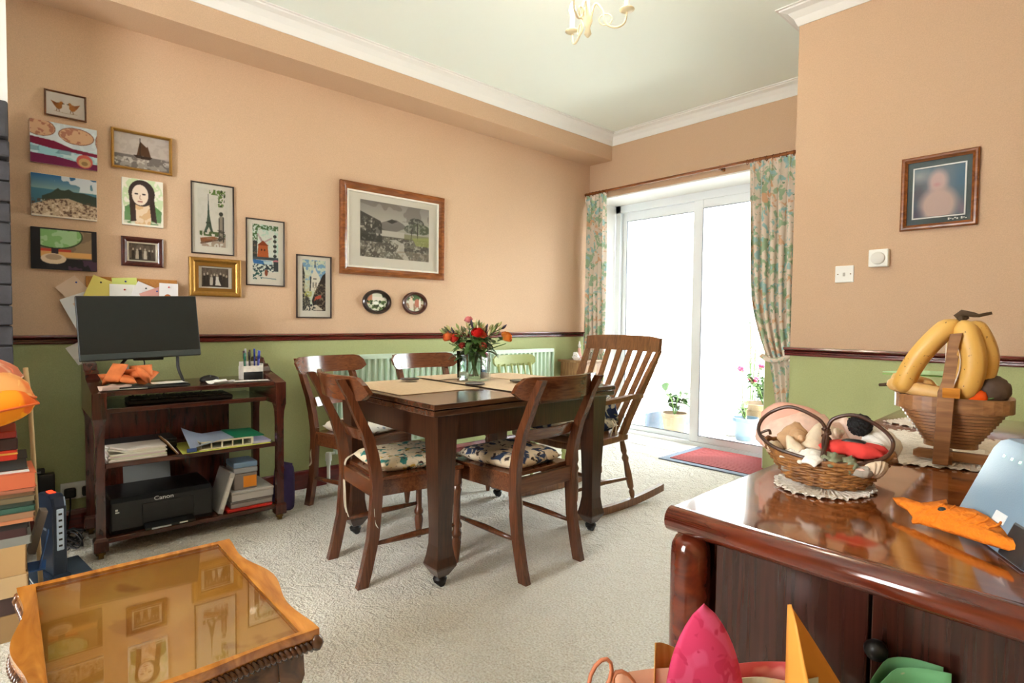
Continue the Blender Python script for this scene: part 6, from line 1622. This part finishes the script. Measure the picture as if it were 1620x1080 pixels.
# ------------------------------------------------------------------ orange crochet fish leaning against the hub
MAT['felt'] = plain('orange_wool', (246, 128, 20), .95, var=.25, bscale=90, bump=.8)
fs = thing('crochet_fish', 'orange crocheted fish with a black eye, lying against the hub', 'toy', (-.262, 1.142, SZT + .002), math.atan2(-.127, .168) + R(3))
out = [(-.004, .002), (.008, .012), (.035, .012), (.05, .028), (.058, .04), (.062, .03), (.078, .033), (.1, .04), (.122, .036), (.145, .026), (.165, .014), (.20, .006), (.225, .008), (.22, -.004), (.185, -.006), (.15, -.012), (.12, -.016), (.09, -.02), (.066, -.024), (.058, -.03), (.052, -.02), (.03, -.008), (.008, -.004)]
def fishsheet(z0, z1, k):
    bm = B(); c = bm.verts.new((.095, .008, z1 + .006)); mid = []; low = []; up = []
    for x, y in out:
        low.append(bm.verts.new((x, y, z0))); up.append(bm.verts.new((x, y, z1))); mid.append(bm.verts.new((.095 + (x - .095) * .62, .008 + (y - .008) * .62, z1 + .004)))
    n = len(out)
    for i in range(n):
        j = (i + 1) % n
        bm.faces.new((low[i], low[j], up[j], up[i])); bm.faces.new((up[i], up[j], mid[j], mid[i])); bm.faces.new((mid[i], mid[j], c))
    bm.faces.new(low[::-1]); return bm
bm = fishsheet(0, .006, 1)
Mt = Matrix.Scale(1.12, 4, (1, 0, 0)) @ Matrix.Translation((0, -.012, .0155)) @ Matrix.Rotation(R(28), 4, 'X')
bmesh.ops.transform(bm, matrix=Mt, verts=bm.verts); link('body', bm, MAT['felt'], fs, True)
bm = blob(B(), (.075, .012, .0105), .0055, .0055, .003, sub=2); bmesh.ops.transform(bm, matrix=Mt, verts=bm.verts); link('eye', bm, MAT['black'], fs, True)
rw = B()
for k in range(6):
    tube(rw, [(.065 + .016 * k + .002 * math.sin(q), .03 - .007 * q * (1 - k * .06), .0108 - .0004 * abs(q - 3)) for q in range(6)], .0016, 5)
bmesh.ops.transform(rw, matrix=Mt, verts=rw.verts); link('stitch_rows', rw, MAT['felt'], fs, True)

# ================================================================== CHANDELIER
ch = thing('chandelier', 'cream three-arm candle chandelier hanging from the ceiling', 'chandelier', (-1.63, 1.89, ZC))
MAT['chand'] = plain('cream_metal', (226, 212, 176), .4); CH = Vector((-1.63, 1.89, ZC))
link('ceiling_rose', lathe(B(), [(.012, -.06), (.03, -.04), (.055, -.01), (.058, 0)], 24), MAT['chand'], ch, 40)
link('stem', lathe(B(), [(.004, -.50), (.016, -.485), (.01, -.46), (.02, -.43), (.012, -.39), (.007, -.36), (.007, -.05)], 16), MAT['chand'], ch, True)
for i, (x, y) in enumerate(((-1.50, 1.99), (-1.78, 1.955), (-1.58, 1.74))):
    d = Vector((x - CH.x, y - CH.y, 0)); L_ = d.length; d.normalize(); zp = -.405
    pts = [d * .012 + Vector((0, 0, -.42)), d * .03 + Vector((0, 0, -.36)), d * .06 + Vector((0, 0, -.39)), d * (.045 + .03) + Vector((0, 0, -.445)), d * (L_ - .045) + Vector((0, 0, zp - .062)), d * (L_ - .01) + Vector((0, 0, zp - .045)), d * L_ + Vector((0, 0, zp))]
    ar = link('arm', tube(B(), spline(pts, 7), .0048, 8), MAT['chand'], ch, True)
    sp = [d * (.075 + .028 * math.cos(a * .6 + 2)) * 1.0 + Vector((0, 0, -.43 + .024 * math.sin(a * .6 + 2))) for a in range(12)]
    link('scroll', tube(B(), sp, .003, 6), MAT['chand'], ar, True)
    c = d * L_
    link('drip_pan', lathe(B(), [(.006, zp - .002), (.02, zp + .001), (.032, zp + .008), (.031, zp + .011), (.008, zp + .004)], 24, (c.x, c.y, 0)), MAT['chand'], ar, True)
    link('candle_tube', lathe(B(), [(.0115, zp + .004), (.0115, zp + .075), (.009, zp + .077)], 16, (c.x, c.y, 0)), MAT['paper'], ar, 40)
    link('bulb', lathe(B(), [(.008, zp + .077), (.013, zp + .09), (.016, zp + .105), (.012, zp + .124), (.003, zp + .14)], 16, (c.x, c.y, 0)), emit('lit_bulb_%d' % i, (255, 232, 190), 9), ar, True)
    lamp('chandelier_bulb_light', 'POINT', (x, y, ZC + zp + .19), 4.0, (1.0, .88, .70), shadow_soft_size=.03)

# ================================================================== PLANTS AND POTS ON THE PATIO
def pot(name, label, loc, r, h, mat, soil=True):
    t = thing(name, label, 'pot', loc)
    link('pot', lathe(B(), [(r * .68, 0), (r * .72, .01), (r * .94, h * .82), (r * 1.0, h * .84), (r * 1.02, h), (r * .93, h), (r * .9, h * .86), (r * .5, h * .84)], 28, cap=True), mat, t, 35)
    if soil: link('soil', lathe(B(), [(r * .88, h * .86), (r * .5, h * .9), (.01, h * .91)], 16), plain('soil', (70, 56, 44), .95), t)
    return t
PZ = -.03
TERR = plain('pale_terracotta', (120, 100, 76), .8, var=.15, bscale=12)
P1 = Vector((-2.50, 5.70, PZ)); pot('plant_pot', 'large pale terracotta pot of flowers outside the patio door', P1, .21, .33, TERR)
P2 = Vector((-2.53, 5.36, PZ)); pot('plant_pot', 'pale blue glazed pot in front of the terracotta pot on the patio', P2, .12, .22, plain('blue_glaze', (70, 92, 108), .3))
t = thing('jug', 'white jug standing left of the blue pot on the patio', 'jug', (-2.72, 5.46, PZ))
link('body', lathe(B(), [(.05, 0), (.075, .02), (.08, .1), (.055, .17), (.05, .2), (.058, .215)], 20), MAT['china'], t, True)
link('handle', tube(B(), spline([(-.05, .03, .19), (-.11, .06, .17), (-.11, .06, .1), (-.065, .04, .06)], 5), .009, 8), MAT['china'], t, True)
t = thing('watering_can', 'grey-white watering can by the plinth left of the white jug', 'watering can', (-2.95, 5.6, PZ))
link('body', lathe(B(), [(.09, 0), (.095, .02), (.085, .2), (.06, .22)], 20), plain('pale_grey', (206, 210, 216), .4), t, 40); link('spout', tube(B(), [(.07, 0, .06), (.16, .0, .2), (.18, 0, .24)], [.02, .014, .018], 10), MAT['whiteplastic'], t, True); link('handle', tube(B(), spline([(-.05, 0, .21), (-.03, 0, .31), (.05, 0, .3), (.06, 0, .21)], 5), .01, 8), MAT['whiteplastic'], t, True)
GL = plain('garden_leaf', (58, 84, 44), .5, var=.3, bscale=20); GL2 = plain('pale_garden_leaf', (72, 96, 58), .5, var=.3, bscale=20)
def plant(name, label, base, h, spread, nl, mat, seed, cat='plant', ll=(.05, .1), stems=6, fl=None, cane=None):
    rg = random.Random(seed); t = thing(name, label, cat, base)
    for s_ in range(stems):
        a = rg.uniform(0, 2 * PI); top = Vector((math.cos(a) * spread * rg.uniform(.3, 1), math.sin(a) * spread * rg.uniform(.3, 1), h * rg.uniform(.6, 1)))
        mid = top * .5 + Vector((0, 0, h * .12))
        q = spline([(0, 0, 0), mid, top], 6)
        link('stem', tube(B(), q, .005, 5), MAT['stem'], t, True)
        bm = B()
        for k in range(max(2, nl // stems)):
            p = q[rg.randrange(3, len(q))]; leaf(bm, p, Vector((rg.uniform(-1, 1), rg.uniform(-1, 1), rg.uniform(-.2, .7))), rg.uniform(*ll), rg.uniform(.2, .32) * ll[1], droop=.35)
        link('leaves', bm, mat, t, True)
        if fl and s_ < fl[1]:
            bm = B()
            for k in range(6): bmesh.ops.create_icosphere(bm, subdivisions=1, radius=.022, matrix=Matrix.Translation(top + Vector((rg.uniform(-.04, .04), rg.uniform(-.04, .04), rg.uniform(-.02, .03)))))
            link('blossom', bm, fl[0], t, True)
    if cane:
        for (x, y, hh) in cane: link('cane', tube(B(), [(x, y, 0), (x * 1.2, y * 1.2, hh)], .006, 6), plain('bamboo', (104, 96, 74), .6), t, True)
    return t
PK = plain('magenta_blossom', (150, 30, 74), .6)
plant('flowering_plant', 'bushy plant with magenta flowers in the terracotta pot', P1 + Vector((0, 0, .3)), .38, .3, 120, GL, 5, stems=12, fl=(PK, 3))
plant('tall_climber', 'tall thin climber on bamboo canes behind the terracotta pot', Vector((-2.76, 5.98, PZ)), 1.3, .16, 70, GL2, 8, stems=6, ll=(.03, .07), cane=[(-.1, 0, 1.5), (.08, .06, 1.25), (.1, -.08, 1.1)])
plant('small_plant', 'pale leafy plant growing in the blue glazed pot', P2 + Vector((0, 0, .19)), .2, .12, 40, GL2, 9, stems=6, ll=(.03, .06))
P3 = Vector((-3.12, 5.05, PZ)); pot('plant_pot', 'terracotta pot outside the door behind the rocking chair', P3, .13, .22, TERR)
plant('broad_leaf_plant', 'broad-leaved green plant outside behind the rocking chair', P3 + Vector((0, 0, .19)), .3, .2, 34, GL, 15, stems=7, ll=(.1, .17))

# ================================================================== GIFT POUCHES IN THE NEAR FOREGROUND
stl = thing('low_stool', 'low wooden stool below the frame carrying the paper gift pouches', 'stool', (-.33, .66, 0), ba)
link('top', bx(-.22, .26, -.08, .045, .52, .545, .004), MAT['elm'], stl)
for x in (-.19, .22):
    for y in (-.06, .02): link('leg', bx(x - .015, x + .015, y - .015, y + .015, 0, .52), MAT['elm'], stl)
GZ = .5455
def gpos(x, y): return Vector((-.33, .66, GZ)) + Matrix.Rotation(ba, 3, 'Z') @ Vector((x, y, 0))
def pouch(label, x, y, w_, h, cols, rot, bow, tiltx, flaw=None, name='gift_pouch'):
    """paper pouch: two curved leaf-shaped faces that meet at a point"""
    t = thing(name, label, 'gift pouch', gpos(x, y), ba + rot, 'paper gift pouches on the stool'); t.rotation_euler = (tiltx, 0, ba + rot)
    for s_, nm in ((-1, 'front_face'), (1, 'back_face')):
        def f(u, v, s_=s_):
            X_ = (u - .5) * w_ * (math.sin(PI * (.5 + .5 * v ** 1.9)) ** .75 if v > 0 else 1); return Vector((X_, s_ * bow * (1 - (2 * u - 1) ** 2) * (1 - v) ** .6, h * v))
        link(nm, grid(B(), 10, 16, f, .0006), cols[0 if s_ < 0 else 1], t, True)
    return t
PINK = patterned('pink_swirl_paper', (212, 62, 104), [((220, 86, 126), .9, .5), ((200, 50, 90), 2.4, .58)], 26, .6, detail=1)
ORG = plain('orange_card', (232, 156, 62), .6, var=.08, bscale=20); ORGI = plain('orange_card_inside', (222, 140, 48), .7)
GRN = patterned('green_spotted_paper', (98, 152, 104), [((206, 160, 140), 1.4, .66)], 22, .6)
pouch('pink swirl-patterned pointed paper pouch in the foreground', -.026, -.014, .106, .208, (PINK, PINK), R(4), .018, R(-4))
# orange half pouch, open to the viewer
t = thing('gift_pouch', 'orange pointed card pouch with its mouth open, right of the pink one', 'gift pouch', gpos(.118, -.02), ba + R(-10), 'paper gift pouches on the stool')
def f(u, v): return Vector((-.04 + .125 * u, .02 + .02 * math.sin(u * 2.4), max(.004, .205 * (1 - u) ** .9) * v))
link('card', grid(B(), 16, 10, f, .0012), ORGI, t, True)
def f2(u, v): return Vector((-.042 + (.004 + .042 * (1 - v) ** 1.3) * u, .018 - .05 * math.sin(PI * .5 * u) * (1 - v) ** .4, .205 * v))
link('front_flap', grid(B(), 6, 12, f2, .0012), ORG, t, True)
for x, h in ((.022, .108), (.046, .11)): link('tissue_point', prism(B(), [(x - .012, .0), (x + .014, .0), (x - .008, h)], -.01, -.0092, 'y'), MAT['paper'], t)
pt_ = thing('gift_pouch', 'green spotted paper pouch at right of the orange one', 'gift pouch', gpos(.245, .01), ba + R(-14), 'paper gift pouches on the stool')
def f(u, v): return Vector((-.035 + .075 * u - .008 * v * (1 - u), .014 * math.sin(PI * u), (.108 + .014 * u - .06 * max(0, .3 - u)) * v))
link('front_face', grid(B(), 12, 8, f, .001), GRN, pt_, True)
link('back_face', grid(B(), 12, 8, lambda u, v: f(u, v) + Vector((0, .02 + .01 * math.sin(PI * u), -.004)), .001), GRN, pt_, True)
# flat patterned papers beside them
PAT = [patterned('orange_lattice_paper', (228, 220, 210), [((196, 116, 80), .9, .5)], 26, .6), patterned('peach_paper', (226, 170, 140), [((206, 100, 90), 1.4, .6)], 24, .6), plain('teal_paper', (40, 110, 130), .6), patterned('coral_paper', (222, 96, 96), [((240, 150, 140), .7, .52)], 20, .6), wood('paper_wood', (190, 130, 50), (226, 180, 110), (40, 6, 6), .5, .0), plain('magenta_paper', (150, 50, 84), .6)]
t = thing('paper_tag', 'white tag with orange leaf shapes at the left of the foreground papers', 'paper', gpos(-.135, -.05), ba + R(10), 'papers beside the gift pouches')
link('card', bx(-.04, .032, -.0008, .0, 0, .128, M=Matrix.Rotation(R(10), 4, 'Y').inverted()), MAT['paper'], t)
for i, (x, z, a) in enumerate(((-.03, .15, 20), (.0, .135, -30), (-.035, .115, 60), (.004, .112, -70))):
    pts = [(x + (.012 * math.cos(k * PI / 6)) * 1.0, z + .022 * math.sin(k * PI / 6)) for k in range(12)]
    Mr = Matrix.Translation((x, 0, z)) @ Matrix.Rotation(R(a), 4, 'Y') @ Matrix.Translation((-x, 0, -z))
    link('leaf_outline', tube(B(), [Mr @ Vector((px_, -.003, pz_)) for px_, pz_ in pts], .0024, 6, closed=True), plain('rust_print_%d' % i, (196, 116, 80), .6), t, True)
for i, (lb, x, y, w_, h, rot, k, tl) in enumerate((('peach patterned paper strip behind the white tag', -.07, .02, .13, .108, 6, 1, 0), ('teal paper triangle in front of the peach strip', -.075, -.03, .09, .088, 0, 2, 0), ('wood-grained scroll of paper behind the pink pouch', -.062, .03, .04, .135, 18, 4, -12), ('coral paper strip between pink and orange pouches', .06, .02, .12, .118, -6, 3, 3), ('magenta paper low between pink and orange pouches', .06, .0, .08, .095, 0, 5, 4))):
    t = thing('wrapping_paper', lb, 'paper', gpos(x, y), ba + R(rot), 'papers beside the gift pouches')
    bm = grid(B(), 10, 5, lambda u, v, w_=w_, h=h, tl=tl: Vector(((u - .5) * w_, .008 * math.sin(u * PI), v * (h + (u - .5) * w_ * math.tan(R(tl)) * 2))), .001)
    link('sheet', bm, PAT[k], t, True)
    link('fold', grid(B(), 10, 2, lambda u, v, w_=w_, h=h: Vector(((u - .5) * w_, .011 + .008 * math.sin(u * PI), v * h * .5)), .001), PAT[k], t, True)
t = thing('ribbon', 'silver ribbon lying across the papers right of the pink pouch', 'ribbon', gpos(.07, .012), ba)
q = spline([(-.05, -.0, .1), (-.02, -.006, .106), (.02, -.004, .1), (.05, -.008, .108)], 6)
link('band', sweep(B(), q, [[Vector((0, 0, -.005)), Vector((0, .001, -.005)), Vector((0, .001, .005)), Vector((0, 0, .005))]] * len(q)), plain('silver_ribbon', (214, 204, 184), .3, .4), t)
link('tail', sweep(B(), [(p.x, p.y, p.z - .01) for p in q], [[Vector((0, 0, -.002)), Vector((0, .001, -.002)), Vector((0, .001, .002)), Vector((0, 0, .002))]] * len(q)), plain('gold_ribbon', (206, 180, 120), .3, .4), t)
